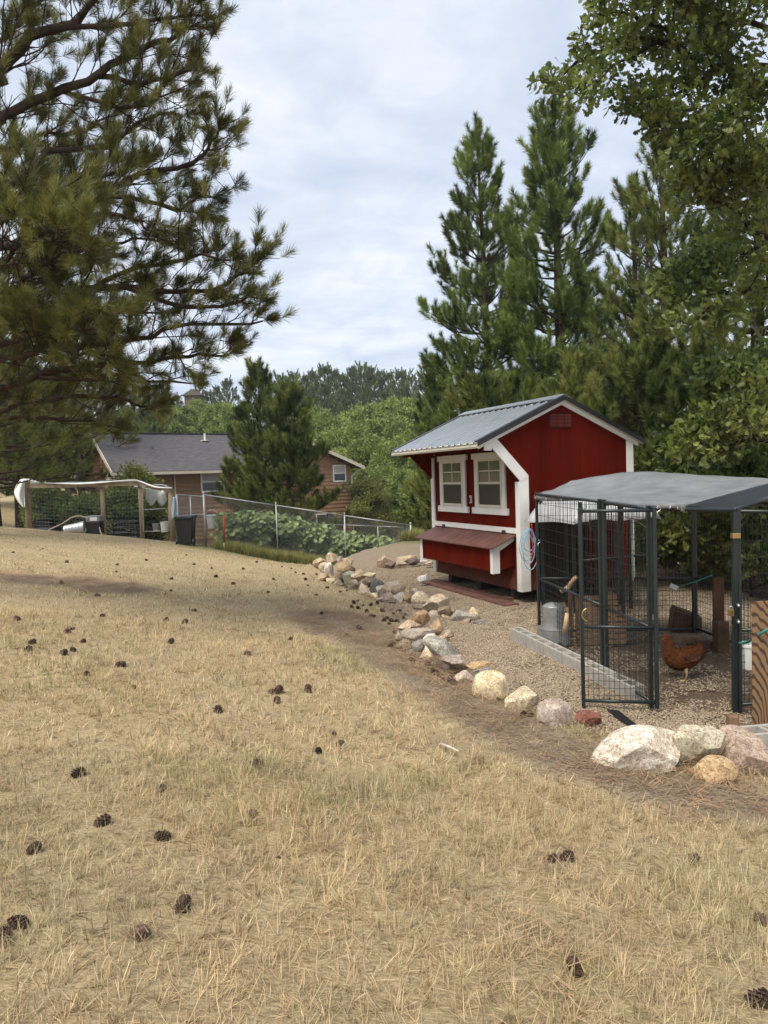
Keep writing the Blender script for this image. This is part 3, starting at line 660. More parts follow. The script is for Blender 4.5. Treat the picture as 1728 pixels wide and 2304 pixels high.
# ---- pines at the left edge
for px, pt, Y, R, sd_, lab, kw in (
        (-45, 110, 21.0, 4.0, 41, 'darker second pine seen behind the big left pine', dict(trunk_r=.2)),
        (185, 640, 41, 3.6, 42, 'distant pine crown showing under the long left limbs', {}),
        (-12, 800, 30, 3.6, 43, 'shady pine with bare trunk left of the garden enclosure', dict(trunk_r=.2, cb=.32, nwh=12)),
        (38, 830, 34, 3.0, 44, 'shady pine second from the left behind garden cloth', dict(trunk_r=.17, cb=.3, nwh=12)),
        (110, 850, 44, 3.4, 45, 'pine right behind the garden enclosure left of house', dict(cb=.12)),
        (255, 842, 62, 3.4, 46, 'pine rising behind left end of the brown house roof', {}),
        (325, 872, 66, 3.2, 47, 'pine behind the middle of the long grey roof', {}),
        (-60, 760, 40, 3.4, 48, 'pine cut by the left picture edge behind the lawn', {})):
    pine_at('forest_pine', lab, px, pt, Y, R, sd_, BRUSHS, nwh=kw.pop('nwh', 14), per=6, twig=.6, tscale=1.35, group='pines left of the house', **{**dict(fill=1.1, prof=(.55, .7)), **kw})

# ---- oak reaching in from the right
ox, oy = 8.6, 11.5
root = thing('bur_oak', (ox, oy, hz(ox, oy)), 'leafy oak arching its lobed foliage in from the upper right', 'oak tree')
tm = MB(); tm.tube(bez([(ox, oy, hz(ox, oy)-.3), (ox-.1, oy, 2), (ox+.1, oy, 5), (ox-.2, oy, 8.5)], 14), np.linspace(.26, .12, 14), 10); tm.build('trunk', BARKD, root, smooth=True)
OL = [([(1740, 190), (1620, 150), (1540, 125), (1500, 92), (1430, 90), (1360, 110), (1300, 140), (1262, 170)], 11.5, 11.6, .075),
      ([(1560, 135), (1480, 60), (1400, 30), (1340, 30)], 11.5, 11.0, .035),
      ([(1740, 60), (1650, 40), (1560, 10), (1480, -10)], 11.5, 10.8, .05),
      ([(1650, 150), (1600, 60), (1580, -20)], 11.5, 11.5, .03),
      ([(1480, 95), (1420, 130), (1370, 160), (1345, 185)], 11.4, 11.0, .02),
      ([(1740, 150), (1640, 155), (1560, 190), (1500, 225), (1440, 230)], 11.2, 11.4, .035),
      ([(1740, 330), (1680, 290), (1600, 302), (1540, 300), (1480, 285)], 11.5, 11.2, .03),
      ([(1740, 215), (1690, 235), (1640, 270), (1580, 330)], 11.5, 10.6, .03),
      ([(1740, 545), (1660, 475), (1600, 450), (1560, 425)], 11.5, 11.0, .04),
      ([(1740, 560), (1660, 585), (1570, 600), (1500, 655)], 11.5, 11.8, .035),
      ([(1740, 650), (1670, 660), (1600, 690), (1540, 740)], 11.8, 11.2, .03),
      ([(1740, 420), (1680, 400), (1610, 390)], 11.2, 10.6, .025),
      ([(1900, 60), (1850, -150), (1780, -300), (1650, -420)], 10.5, 8.0, .06), ([(1950, 100), (2000, -150), (1950, -380), (1850, -600)], 10.0, 7.0, .06), ([(1800, -60), (1650, -160), (1480, -230), (1350, -300)], 11.0, 9.5, .05),  # these and the next limb are unseen, added overhead to shade the kennel
      ([(2000, 0), (2150, -250), (2200, -500), (2150, -800)], 9.5, 6.0, .05), ([(1745, 990), (1690, 985), (1640, 1005), (1580, 1020)], 11.0, 11.4, .025),
      ([(1745, 930), (1680, 910), (1620, 900)], 11.2, 12.2, .025),
      ([(1745, 870), (1690, 850), (1640, 860)], 11.2, 12.0, .02)]
PT, DR, SL, r_ = branchy(root, (ox, oy), OL, 8, OAKC, BARKD, 1.0, step=.24, sub=(.3, .95), tw=(.06, .2), twstep=.12, up=.1, dead=.04, endn=2)
scatter('leaves', PT, aim(DR, r_), SL*1.05, OAKC, root, seed=8)
# oak brush in the shade behind the kennel
for k, (px, pt, Y, R, lab) in enumerate(((1560, 985, 14.5, 1.5, 'oak sapling with pale leaves above the kennel cover'), (1690, 1000, 13.2, 1.3, 'oak sapling at the right edge above the kennel cover'))):
    p = at(px, 1100, Y); z0 = hz(p[0], Y); zt = at(px, pt, Y)[2]
    leafy('oak_sapling', lab, (p[0], Y, z0), zt-z0, R, 60+k, OAKC, nlobe=13, npts=620, tscale=1.15, cat='shrub', low=.06, trunk_r=.04, group='oak brush behind the kennel')

# ---- valley trees: three pines and three broadleaf trees, copied
fp = [pine('hill_pine', 'x', (0, 0, 0), 11.0, cb_, R_, s_, COARSE, nwh=10, per=5, twig=1.2, tscale=t_, trunk_r=.16, prof=pr_, fill=1.25, sides=4, group='pines on the far hill') for cb_, R_, s_, t_, pr_ in
      ((.22, 2.5, 71, .95, (.6, .6)), (.30, 2.1, 72, .85, (.8, .7)), (.28, 3.0, 73, 1.05, (.42, .6)))]
PXT = [(362, 885), (383, 878), (408, 892), (452, 880), (476, 886), (498, 872), (522, 858), (640, 852), (668, 842), (694, 848), (712, 838), (738, 828), (762, 836), (781, 846), (801, 832), (822, 832),
       (841, 830), (860, 838), (880, 842), (906, 838), (926, 848), (965, 846), (1000, 840)]
PX2 = [(700, 878), (742, 872), (788, 880), (832, 872), (872, 884), (912, 880), (655, 890)]
rg = np.random.default_rng(77); used = set()
for row, lst, lab in ((0, PXT, 'pine on the far ridge line, %s from the left'), (1, PX2, 'pine on the hill slope below the ridge, %s from the left')):
    lst = sorted(lst)
    for k, (px, pt) in enumerate(lst):
        Y = (152 if row == 0 else 128)+rg.uniform(-7, 7); p = at(px, 1100, Y); z0 = hz(p[0], Y); zt = at(px, pt, Y)[2]; j = int(rg.integers(0, 3))
        s_ = float(np.clip((zt-z0)/11.0, .6, 2.0))
        if j in used: dup(fp[j], (p[0], Y, zt-11*s_-.1), rg.uniform(0, 6), s_, lab % ORD[k])
        else:
            used.add(j); o = fp[j]; o.location = (p[0], Y, zt-11*s_-.1); o.rotation_euler = (0, 0, rg.uniform(0, 6)); o.scale = (s_,)*3; o['label'] = lab % ORD[k]
fd = [leafy('grove_tree', 'x', (0, 0, 0), 9.0, R_, s_, DECC, nlobe=n_*2, npts=1150, tscale=1.25, low=.1, lobe=.62, group='broadleaf trees in the valley') for R_, s_, n_ in ((4.2, 81, 18), (3.6, 82, 15), (4.8, 83, 20))]
DC = [(305, 930, 96), (342, 925, 92), (372, 905, 100), (402, 928, 90), (430, 918, 98), (458, 902, 104), (486, 915, 95), (520, 910, 90),
      (722, 930, 92), (752, 948, 84), (783, 962, 76), (806, 930, 92), (836, 920, 96), (862, 950, 80), (884, 912, 94), (912, 928, 84), (940, 905, 96), (968, 930, 82), (832, 990, 68), (880, 1002, 64), (926, 985, 66), (972, 1005, 60), (786, 1010, 70), (1010, 960, 74), (905, 1060, 58), (850, 1055, 60), (950, 1070, 56)]
used = set(); DC = sorted(DC)
for k, (px, pt, Y) in enumerate(DC):
    p = at(px, 1100, Y); z0 = hz(p[0], Y); zt = at(px, pt, Y)[2]; j = int(rg.integers(0, 3)); s_ = max(.45, (zt-z0)/8.9)
    lab = 'broadleaf valley tree behind the house, ' + ('%s from the left' % ORD[k] if k < 26 else 'rightmost')
    sv = (max(.7, s_*.95), max(.7, s_*.95), s_)
    if j in used: dup(fd[j], (p[0], Y, z0-.1), rg.uniform(0, 6), sv, lab)
    else: used.add(j); o = fd[j]; o.location = (p[0], Y, z0-.1); o.rotation_euler = (0, 0, rg.uniform(0, 6)); o.scale = sv; o['label'] = lab
p = at(822, 1100, 50); leafy('garden_tree', 'light green small tree right of the brown house corner', (p[0], 50, hz(p[0], 50)), at(822, 1078, 50)[2]-hz(p[0], 50), 2.2, 91, LIGC, nlobe=14, npts=620, low=.1, trunk_r=.06)
# leafy shrub against the house beside the garden
p = at(300, 1100, 35.5); leafy('shrub', 'green shrub between the garden enclosure and the brown house', (p[0], 35.5, hz(p[0], 35.5)), at(300, 1052, 35.5)[2]-hz(p[0], 35.5), 1.9, 92, LIGC, nlobe=12, npts=420, low=.1, trunk_r=.05, cat='shrub')
# ================================================================== RED COOP
C0 = at(1177, 1330, 12.0); CF = np.array([-.397, .918, 0]); CF /= np.linalg.norm(CF); CG = np.array([CF[1], -CF[0], 0]); UZ = np.array([0, 0, 1.])
def CP(a, w, z): return C0+CF*a+CG*w+UZ*z
CAX = (CF, CG, UZ)
RED = mat('barn_red_paint', (.090, .0068, .0024), .85, .28, 3.0, bump=.22, bscale=30, stretch=(1, 1, .12), rnd=.06, spec=.03)
REDD = mat('barn_red_inner', (.075, .005, .004), .8, .2, 4.0)
WHITE = mat('white_trim_paint', (.72, .71, .67), .6, .06, 5.0, bump=.05)
CREAM = mat('cream_and_shaded_white_trim', (.66, .62, .52), .6, .07, 5.0)
BLACKM = mat('black_metal_trim', (.012, .012, .014), .35, .2, 5.0, spec=.5)
GALV = mat('grey_roof_metal', (.46, .49, .53), .32, .10, 2.0, metal=.75, stretch=(.3, 4, 1))
GLASSU = mat('window_glass_upper', (.085, .078, .055), .08, .35, 1.5, spec=.6)
GLASSL = mat('window_screen_dark', (.030, .024, .020), .35, .3, 2.0, spec=.4)
LIDM = mat('lid_brown_red', (.125, .055, .043), .6, .22, 5.0, stretch=(1, .3, 1), rnd=.08)
WOODR = mat('weathered_red_plank', (.13, .062, .045), .85, .4, 6.0, bump=.3, bscale=30, stretch=(1, 1, 1))
CL, CW, RW_, RT, SLP = 3.08, 2.30, .82, 3.12, .44
def ctop(w): return RT-SLP*abs(w-RW_)
def cbot(w): return 0.0 if w >= 0 else 1.83-w*1.03
def mud_splash(m, z0, z1):
    t = m.node_tree; b = t.nodes['Principled BSDF']; src = b.inputs['Base Color'].links[0].from_socket; L = t.links.new
    co = nd(t, 'ShaderNodeTexCoord'); sp_ = nd(t, 'ShaderNodeSeparateXYZ'); L(co.outputs['Object'], sp_.inputs[0]); mr = nd(t, 'ShaderNodeMapRange'); mr.inputs[1].default_value = z0; mr.inputs[2].default_value = z1; mr.inputs[3].default_value = .75; mr.inputs[4].default_value = 0; L(sp_.outputs[2], mr.inputs[0])
    n_ = nd(t, 'ShaderNodeTexNoise'); n_.inputs['Scale'].default_value = 9; n_.inputs['Detail'].default_value = 8; L(co.outputs['Object'], n_.inputs['Vector']); mu = nd(t, 'ShaderNodeMath', operation='MULTIPLY'); L(mr.outputs[0], mu.inputs[0]); L(n_.outputs[0], mu.inputs[1])
    q_ = nd(t, 'ShaderNodeMixRGB'); L(mu.outputs[0], q_.inputs[0]); L(src, q_.inputs[1]); q_.inputs[2].default_value = (.21, .16, .11, 1); L(q_.outputs[0], b.inputs['Base Color'])
mud_splash(RED, .1, .55); mud_splash(WHITE, .1, .5)
coop = thing('chicken_coop', CP(0, 0, -.15), 'red wooden chicken coop with white trim and grey metal roof', 'chicken coop')
b = MB(); b.prism([CP(.02, .02, 0), CP(.02, CW-.02, 0), CP(.02, CW-.02, ctop(CW)-.03), CP(.02, RW_, RT-.03), CP(.02, .02, ctop(0)-.03)], CF*(CL-.04)); b.build('wall', REDD, coop)
b = MB()
for a in (.4, 1.5, 2.6): b.box(CP(a, CW/2, -.08), (.12, CW-.1, .16), CAX)
b.build('skid', mat('dark_timber', (.05, .035, .028), .9, .3, 5), coop)
# gable boards, near and far
def gable_boards(a0, th, wmin, wmax, name='siding_board', m=RED):
    ws = np.arange(-.62, wmax+.01, .203)
    for w0 in ws:
        w1 = min(w0+.1985, wmax)
        if w1 <= wmin or w1-w0 < .03: continue
        top = [(w1, ctop(w1))]+([(RW_, RT)] if w0 < RW_ < w1 else [])+[(w0, ctop(w0))]
        if w0 < 0 < w1: bot = [(w0, cbot(w0)), (0, cbot(-1e-6)), (0, 0), (w1, 0)]
        else: bot = [(w0, cbot(w0 if w0 < 0 else 0)), (w1, cbot(w1-1e-6) if w1 <= 0 else 0)]
        if bot[0][1] > ctop(w0): continue
        q = MB(); q.prism([CP(a0, w, z) for w, z in bot+top], CF*th); q.build(name, m, coop)
gable_boards(-.018, .03, -.62, CW)
q = MB(); q.prism([CP(CL-.02, 0, cbot(-1e-6)), CP(CL-.02, 0, ctop(0)), CP(CL-.02, -.6, ctop(-.6)), CP(CL-.02, -.6, cbot(-.6))], CF*.03); q.build('bracket_panel', RED, coop)
for a0 in np.arange(0, CL-.01, .2054):
    q = MB(); q.box(CP(a0+.1015, -.006, 1.17), (.2030, .03, 2.34), CAX); q.build('siding_board', RED, coop)
# trim
def slab(name, pts, ext, m=WHITE, parent=None, **k):
    q = MB(); q.prism(pts, ext); return q.build(name, m, parent or coop, **k)
def fbox(name, a0, a1, z0, z1, m=WHITE, w=-.024, th=.03, parent=None):
    q = MB(); q.box(CP((a0+a1)/2, w-th/2+.002, (z0+z1)/2), (a1-a0, th, z1-z0), CAX); return q.build(name, m, parent or coop)
slab('corner_trim', [CP(-.02, -.055, -.01), CP(-.02, .13, -.01), CP(-.02, .13, 1.895), CP(-.02, .0, 1.84), CP(-.02, -.055, 1.80)], -CF*.022)
fbox('corner_trim', -.018, .085, -.01, 1.80)
fbox('corner_trim', CL-.10, CL+.03, -.01, 2.3)
slab('corner_trim', [CP(-.02, CW-.11, .0), CP(-.02, CW+.03, .0), CP(-.02, CW+.03, ctop(CW)-.05), CP(-.02, CW-.11, ctop(CW)-.02)], -CF*.022)
slab('bracket_trim', [CP(-.022, -.02, 1.80), CP(-.022, .128, 1.90), CP(-.022, -.47, 2.515), CP(-.022, -.62, 2.43)], -CF*.026)
slab('bracket_trim', [CP(CL+.01, .0, 1.83), CP(CL+.01, .1, 1.9), CP(CL+.01, -.47, 2.49), CP(CL+.01, -.6, 2.43)], CF*.02, RED)
for s_, w1 in ((1, CW+.14), (-1, -.80)):
    slab('rake_trim', [CP(-.021, RW_, RT+.035), CP(-.021, w1, RT+.035-SLP*abs(w1-RW_)), CP(-.021, w1, RT-.06-SLP*abs(w1-RW_)), CP(-.021, RW_, RT-.06)], -CF*.03)
fbox('band_trim', .087, CL-.103, .945, 1.035)
# eave: fascia, frieze, soffit, little return block
we = -.845
q = MB(); q.box(CP(CL/2+.01, we, ctop(we)+.02), (CL+.26, .022, .10), CAX); q.build('fascia', CREAM, coop)  # white board; the eave's shade is put into its beige colour
q = MB(); q.box(CP(CL/2+.02, -.66, ctop(-.66)-.06), (CL-.02, .03, .17), CAX); q.build('frieze_board', RED, coop)
slab('soffit', [CP(-.05, 0, ctop(0)-.02), CP(-.05, we+.02, ctop(we)-.02), CP(-.05, we+.02, ctop(we)-.005), CP(-.05, 0, ctop(0)-.005)], CF*(CL+.1), REDD)
slab('return_block', [CP(-.03, -.70, 2.32), CP(-.03, -.57, 2.32), CP(-.03, -.57, 2.45), CP(-.03, -.70, 2.40)], -CF*.03)
# roof deck, ribbed panels, ridge cap, black rake metal
for s_, w1 in ((-1, -.87), (1, CW+.21)):
    slab('roof_deck', [CP(-.1, RW_, RT+.005), CP(-.1, w1, RT+.005-SLP*abs(w1-RW_)), CP(-.1, w1, RT+.045-SLP*abs(w1-RW_)), CP(-.1, RW_, RT+.045)], CF*(CL+.2), CREAM)
    ca_ = math.cos(math.atan(SLP)); nz_ = (CG*s_*SLP+UZ); nz_ /= np.linalg.norm(nz_)
    for k in range(4):
        a0 = -.105+k*.824; prof = [(0, 0)]
        for j in range(4):
            x_ = .03+j*.206; prof += [(x_, 0), (x_+.012, .026), (x_+.045, .026), (x_+.057, 0)]
        prof += [(.824, 0)]
        w2 = w1-.012*(-s_)
        T_ = np.array([CP(a0+x_, RW_, RT+.056)+nz_*h_ for x_, h_ in prof]); B_ = np.array([CP(a0+x_, w2, RT+.056-SLP*abs(w2-RW_))+nz_*h_ for x_, h_ in prof])
        q = MB(); q.grid(np.stack([T_, B_])); q.build('roof_panel', GALV, coop, solid=.003)
    for a0, e_ in ((-.125, -.02), (CL+.105, .02)):
        slab('rake_metal', [CP(a0, RW_, RT+.085), CP(a0, w1, RT+.085-SLP*abs(w1-RW_)), CP(a0, w1, RT+.01-SLP*abs(w1-RW_)), CP(a0, RW_, RT+.01)], CF*e_, BLACKM)
        slab('rake_metal', [CP(a0, RW_, RT+.098), CP(a0, w1, RT+.098-SLP*abs(w1-RW_)), CP(a0, w1, RT+.086-SLP*abs(w1-RW_)), CP(a0, RW_, RT+.086)], CF*np.sign(-e_)*.10, BLACKM)
slab('ridge_cap', [CP(-.1, RW_, RT+.115), CP(-.1, RW_-.16, RT+.115-.16*SLP), CP(-.1, RW_-.16, RT+.10-.16*SLP), CP(-.1, RW_, RT+.095), CP(-.1, RW_+.16, RT+.10-.16*SLP), CP(-.1, RW_+.16, RT+.115-.16*SLP)], CF*(CL+.2), GALV)
for k in range(15):
    a0 = -.03+k*.206
    q = MB(); q.box(CP(a0+.1, RW_-.15, RT+.075-.15*SLP), (.12, .02, .03), CAX); q.build('ridge_vent', BLACKM, coop)
# gable vent
vf = slab('gable_vent', [CP(-.02, .565, 2.68), CP(-.02, 1.035, 2.68), CP(-.02, 1.035, 2.915), CP(-.02, .565, 2.915)], -CF*.014, mat('vent_shadow', (.03, .003, .002), .8, .2))
for k in range(3):
    for j in range(9):
        w0 = .585+k*.146; z0 = 2.695+j*.0235
        q = MB(); q.box(CP(-.043, w0+.065, z0+.010), (.016, .125, .007), CAX); q.build('slat', mat('vent_red', (.27, .05, .038), .6, .15), vf)
# windows
for a0, a1, i0, i1 in ((1.64, 2.81, 1.823, 2.616), (.323, 1.485, .489, 1.28)):
    win = fbox('window', i0-.10, i1+.10, 1.355, 2.215, WHITE, w=-.020, th=.022)
    fbox('head_casing', a0+.02, a1-.02, 2.215, 2.318, WHITE, w=-.022, th=.042, parent=win)
    fbox('sill_casing', a0, a1, 1.238, 1.352, WHITE, w=-.022, th=.042, parent=win)
    for e0, e1 in ((i0-.105, i0-.005), (i1+.005, i1+.105)): fbox('side_casing', e0, e1, 1.354, 2.213, WHITE, w=-.043, th=.016, parent=win)
    zm = 1.787; im = (i0+i1)/2
    for z0, z1, gm_ in ((1.385, zm-.02, GLASSL), (zm+.02, 2.19, GLASSU)):
        if gm_ is GLASSL: fbox('pane', i0+.04, i1-.04, z0+.02, z1, gm_, w=-.041, th=.004, parent=win)
        else:
            zc = (z0+z1)/2
            for p0, p1 in ((i0+.04, im-.009), (im+.009, i1-.04)):
                for r0, r1 in ((z0, zc-.009), (zc+.009, z1-.02)): fbox('pane', p0, p1, r0, r1, gm_, w=-.041, th=.004, parent=win)
            fbox('muntin', im-.009, im+.009, z0, z1-.02, CREAM, w=-.043, th=.010, parent=win); fbox('muntin', i0+.04, i1-.04, zc-.009, zc+.009, CREAM, w=-.0435, th=.009, parent=win)
    for e0, e1, z0, z1 in ((i0, i0+.04, 1.36, 2.205), (i1-.04, i1, 1.36, 2.205), (i0+.04, i1-.04, 2.17, 2.205), (i0+.04, i1-.04, zm-.02, zm+.02), (i0+.04, i1-.04, 1.36, 1.405)):
        fbox('sash', e0, e1, z0, z1, CREAM, w=-.043, th=.02, parent=win)
q = fbox('latch', 1.54, 1.60, 1.42, 1.56, WHITE, w=-.022, th=.025); fbox('bolt', 1.562, 1.578, 1.44, 1.53, BLACKM, w=-.048, th=.015, parent=q)
# nest box
ND = .43; na0, na1 = .19, 2.86
slab('nest_box', [CP(na0, -.022, .40), CP(na0, -ND, .33), CP(na0, -ND, .725), CP(na0, -.022, .905)], CF*(na1-na0), RED)
for k in range(13):
    x0 = na0+.06+k*(na1-na0-.12)/13
    q = MB(); q.box(CP(x0+.096, -ND-.006, .525), (.190, .012, .37), CAX); q.build('nest_board', RED, coop)
slab('nest_trim', [CP(na0-.012, -.03, .90), CP(na0-.012, -ND-.012, .722), CP(na0-.012, -ND-.012, .30), CP(na0-.012, -ND+.11, .30), CP(na0-.012, -ND+.11, .67), CP(na0-.012, -.03, .825)], CF*.012)
for x0 in (na0-.012, na1-.08): q = MB(); q.box(CP(x0+.045, -ND-.014, .515), (.09, .014, .44), CAX); q.build('nest_trim', WHITE, coop)
for k in range(13):
    x0 = .09+k*.2225; q = MB(); q.prism([CP(x0, -.024, .935), CP(x0, -ND-.09, .735), CP(x0, -ND-.09, .717), CP(x0, -.024, .917)], CF*.214); q.build('lid_board', LIDM, coop)
for a0 in (.45, 2.6): fbox('hinge', a0-.05, a0+.05, .925, .985, BLACKM, w=-.052, th=.018)
# boards lying along the foot of the coop
for lab, a0, a1, w0, w1, z, sk in (('long weathered reddish board lying along the foot of the coop front', -.12, 3.05, -.46, -.16, -.19, .06), ('narrower weathered board resting behind the long board at coop foot', .25, 2.95, -.20, -.03, -.16, -.02)):
    c = CP((a0+a1)/2, (w0+w1)/2, z); t = thing('plank', c, lab, 'plank', 'boards at the coop foot')
    q = MB(); q.prism([CP(a0, w0, z-.035), CP(a1, w0+sk, z-.035), CP(a1, w1+sk, z-.035), CP(a0, w1, z-.035)], UZ*.06); q.build('board', WOODR, t, bevel=.006)
    q = MB()
    for a_ in np.linspace(a0+.2, a1-.2, 4): q.box(CP(a_, (w0+w1)/2+sk*.5, z-.075), (.09, .2, .08), CAX)
    q.build('bearer', MATS['dark_timber'], t)
# ================================================================== KENNEL
KMET = mat('kennel_green_black_steel', (.013, .020, .021), .38, .25, 4.0, spec=.5)
WIREM = mat('kennel_wire', (.012, .013, .013), .45, .2, 4.0)
BRASS = mat('brass', (.42, .30, .12), .35, .2, 5.0, metal=.8)
STEEL = mat('zinc_steel', (.55, .56, .57), .35, .15, 8.0, metal=.85)
def gz(x, y): return hz(x, y)
KH = 1.87
kennel = thing('kennel', (2.4, 6.6, hz(2.4, 6.6)), 'walk-in dog kennel of dark steel posts and black wire used as chicken run', 'kennel')
def panel(name, A, B, H=KH, zoff=(0, 0), rail=.40, spacing=.051):
    A = np.array([*A, gz(*A)+zoff[0]+.03]); B = np.array([*B, gz(*B)+zoff[1]+.03]); d = unit(B-A)
    q = MB()
    for P in (A, B): q.beam(P, P+UZ*H, .034, .034, up=d)
    t = q.build(name, KMET, kennel, bevel=.004)
    for k, nm in ((.985, 'top_rail'), (rail, 'middle_rail'), (.03, 'bottom_rail')):
        q = MB(); q.tube([A+UZ*H*k+d*.02, B+UZ*H*k-d*.02], .016, 10); q.build(nm, KMET, t, smooth=True)
    q = MB(); L = np.linalg.norm(B-A); n = int(L/spacing)
    for i in range(1, n):
        p = A+(B-A)*i/n; q.tube([p+UZ*H*.03, p+UZ*H*.985], .0024, 4, False)
    zs = list(np.arange(.06, rail, .036))+list(np.arange(rail+.03, .98, .082))
    for k in zs: q.tube([A+UZ*H*k+d*.02, B+UZ*H*k-d*.02], .0024, 4, False)
    q.build('wire_mesh', WIREM, t, kind='stuff')
    return t, A, B
KL, KM, G1, G2, KR, KB = (1.97, 9.45), (2.27, 7.6), (2.42, 6.62), (3.2, 6.66), (4.75, 7.05), (4.2, 9.9)
_, kA, _b = panel('wire_panel', KL, (2.255, 7.66))
panel('wire_panel', (2.275, 7.58), (2.41, 6.68))
gate, gA, gB = panel('gate', (2.435, 6.60), (1.79, 6.70), H=1.84, rail=.405, zoff=(.02, .0), spacing=.046); gate['label'] = 'open wire gate swung out over the gravel'
_, _a, kR = panel('wire_panel', (3.22, 6.66), KR)
panel('wire_panel', KL, (3.1, 9.66)); panel('wire_panel', (3.14, 9.67), (4.16, 9.88)); panel('wire_panel', KB, KR)
# latch on the gate
q = MB(); e = gB+UZ*.86; an = np.linspace(-1.4, 1.4, 9)
q.tube([e+np.array([.05-.055*math.cos(x), -.03, .06*math.sin(x)]) for x in an], .009, 6); q.build('latch', BRASS, gate, smooth=True)
# entry posts with lintel rail
t = kennel
zG1 = gz(*G1)+KH; zG2 = gz(*G2)+KH
q = MB(); q.beam((G2[0]-.03, G2[1], gz(*G2)), (G2[0]-.01, G2[1], zG2), .042, .042, up=(1, 0, 0)); q.build('entry_post', KMET, t, bevel=.004)
q = MB(); q.tube([(G1[0], G1[1], zG1+.01), (G2[0]-.02, G2[1], zG2+.01)], .022, 10); q.build('lintel_rail', KMET, t, smooth=True)
RP = at(1790, 1098, 7.9)
q = MB(); q.tube([(G2[0]-.02, G2[1], zG2+.01), RP], .021, 10); q.build('rake_rail', KMET, t, smooth=True)
for dz in (-.22, ): q = MB(); q.box((G2[0]-.02, G2[1]-.03, zG2+dz), (.075, .05, .05)); q.build('clamp', BRASS, t, bevel=.006)
for dz in (-.85, -1.0):
    q = MB(); q.tube([(G2[0]-.03, G2[1]-.10, gz(*G2)+KH+dz), (G2[0]+.02, G2[1]+.03, gz(*G2)+KH+dz)], .012, 8); q.build('bolt', STEEL, t, smooth=True)
pl = thing('padlock', (G2[0]-.075, G2[1]-.05, zG2-.95), 'small brass padlock hanging on the kennel entry post', 'padlock')
q = MB(); q.box((G2[0]-.075, G2[1]-.05, zG2-.92), (.045, .02, .06)); q.build('body', BRASS, pl, bevel=.004)
q = MB(); q.tube([(G2[0]-.075+.015*math.cos(x), G2[1]-.05, zG2-.89+.035*math.sin(x)) for x in np.linspace(0, math.pi, 8)], .004, 6); q.build('shackle', STEEL, pl, smooth=True)
# ---- grey tarpaulin roof
TARP = mat('grey_tarpaulin', (.175, .18, .185), .6, .22, 3.5, bump=.35, bscale=9, spec=.35)
SILV = mat('silver_tarpaulin', (.44, .45, .46), .34, .18, 3.0, bump=.25, bscale=7, spec=.6)
A_ = at(1203, 1112, 9.50); lo = [A_, (A_+at(1484, 1131, 6.60))/2+UZ*.0, at(1484, 1131, 6.60), at(1543, 1136, 6.62)]
up_ = [at(1285, 1082, 9.9), at(1425, 1062, 9.75), at(1590, 1070, 9.0), at(1760, 1078, 8.2)]
n = 34; m = 16; lo_c = bez(lo, n); up_c = bez(up_, n); G = np.zeros((n, m, 3))
for j in range(m):
    s = j/(m-1); G[:, j] = lo_c*(1-s)+up_c*s; G[:, j, 2] += -.11*math.sin(math.pi*s)*np.sin(np.linspace(0.2, 2.9, n))+.006*np.sin(np.linspace(0, 19, n)+j*.6)*math.sin(math.pi*min(1, s*1.2))+.003*np.sin(np.linspace(0, 43, n)-j*1.1)
hem = lo_c.copy(); hem[:, 2] -= .055+.018*np.sin(np.linspace(0, 14, n)); hem[:, 0] -= .012
back = up_c+np.array([.5, .35, -.38])
G = np.concatenate([hem[:, None], G, back[:, None]], 1)
tp = thing('tarpaulin', tuple(A_), 'grey tarpaulin stretched over the kennel as a roof', 'tarpaulin')
q = MB(); q.grid(G); o = q.build('sheet', TARP, tp, smooth=True, solid=.006)
for k in range(1, 33, 3):
    q = MB(); c = (hem[k]+lo_c[k])/2-np.array([.02, .012, .012]); q.tube([c+np.array([0, .014*math.cos(x), .014*math.sin(x)]) for x in np.linspace(0, 6.283, 10)], .004, 5); q.build('eyelet', STEEL, tp, smooth=True)
for (px, py, Y) in ((1316, 1136, 8.2), (1482, 1140, 6.58), (1212, 1215, 9.3)):
    c = at(px, py, Y); q = MB(); x = np.linspace(0, 2*math.pi, 16)
    q.tube([c+np.array([.018*math.sin(v_), 0, -.05*v_/6.28*1.6]) for v_ in x], .0045, 5); q.build('hook', STEEL, tp, smooth=True)
# ---- wire netting that closes the roof to the right of the tarpaulin
NA, NB, NC, ND_ = at(1543, 1140, 6.63), np.array([G2[0]-.02, G2[1], zG2+.02]), RP, at(1760, 1082, 8.2)
t = kennel
q = MB()
def nb(u, v): return (NA*(1-u)+NB*u)*(1-v)+(ND_*(1-u)+NC*u)*v
for k in range(-22, 46):
    for sg in (1, -1):
        pts = []
        for v in np.linspace(0, 1, 14):
            u = k/22+sg*v*1.0
            if 0 <= u <= 1: pts.append(nb(u, v)+UZ*.004*sg)
        if len(pts) > 1: q.tube(pts, .0042, 4, False)
q.build('roof_netting', WIREM, t, kind='stuff')
q = MB(); q.tube([NA, ND_], .014, 8); q.build('edge_rail', KMET, t, smooth=True)
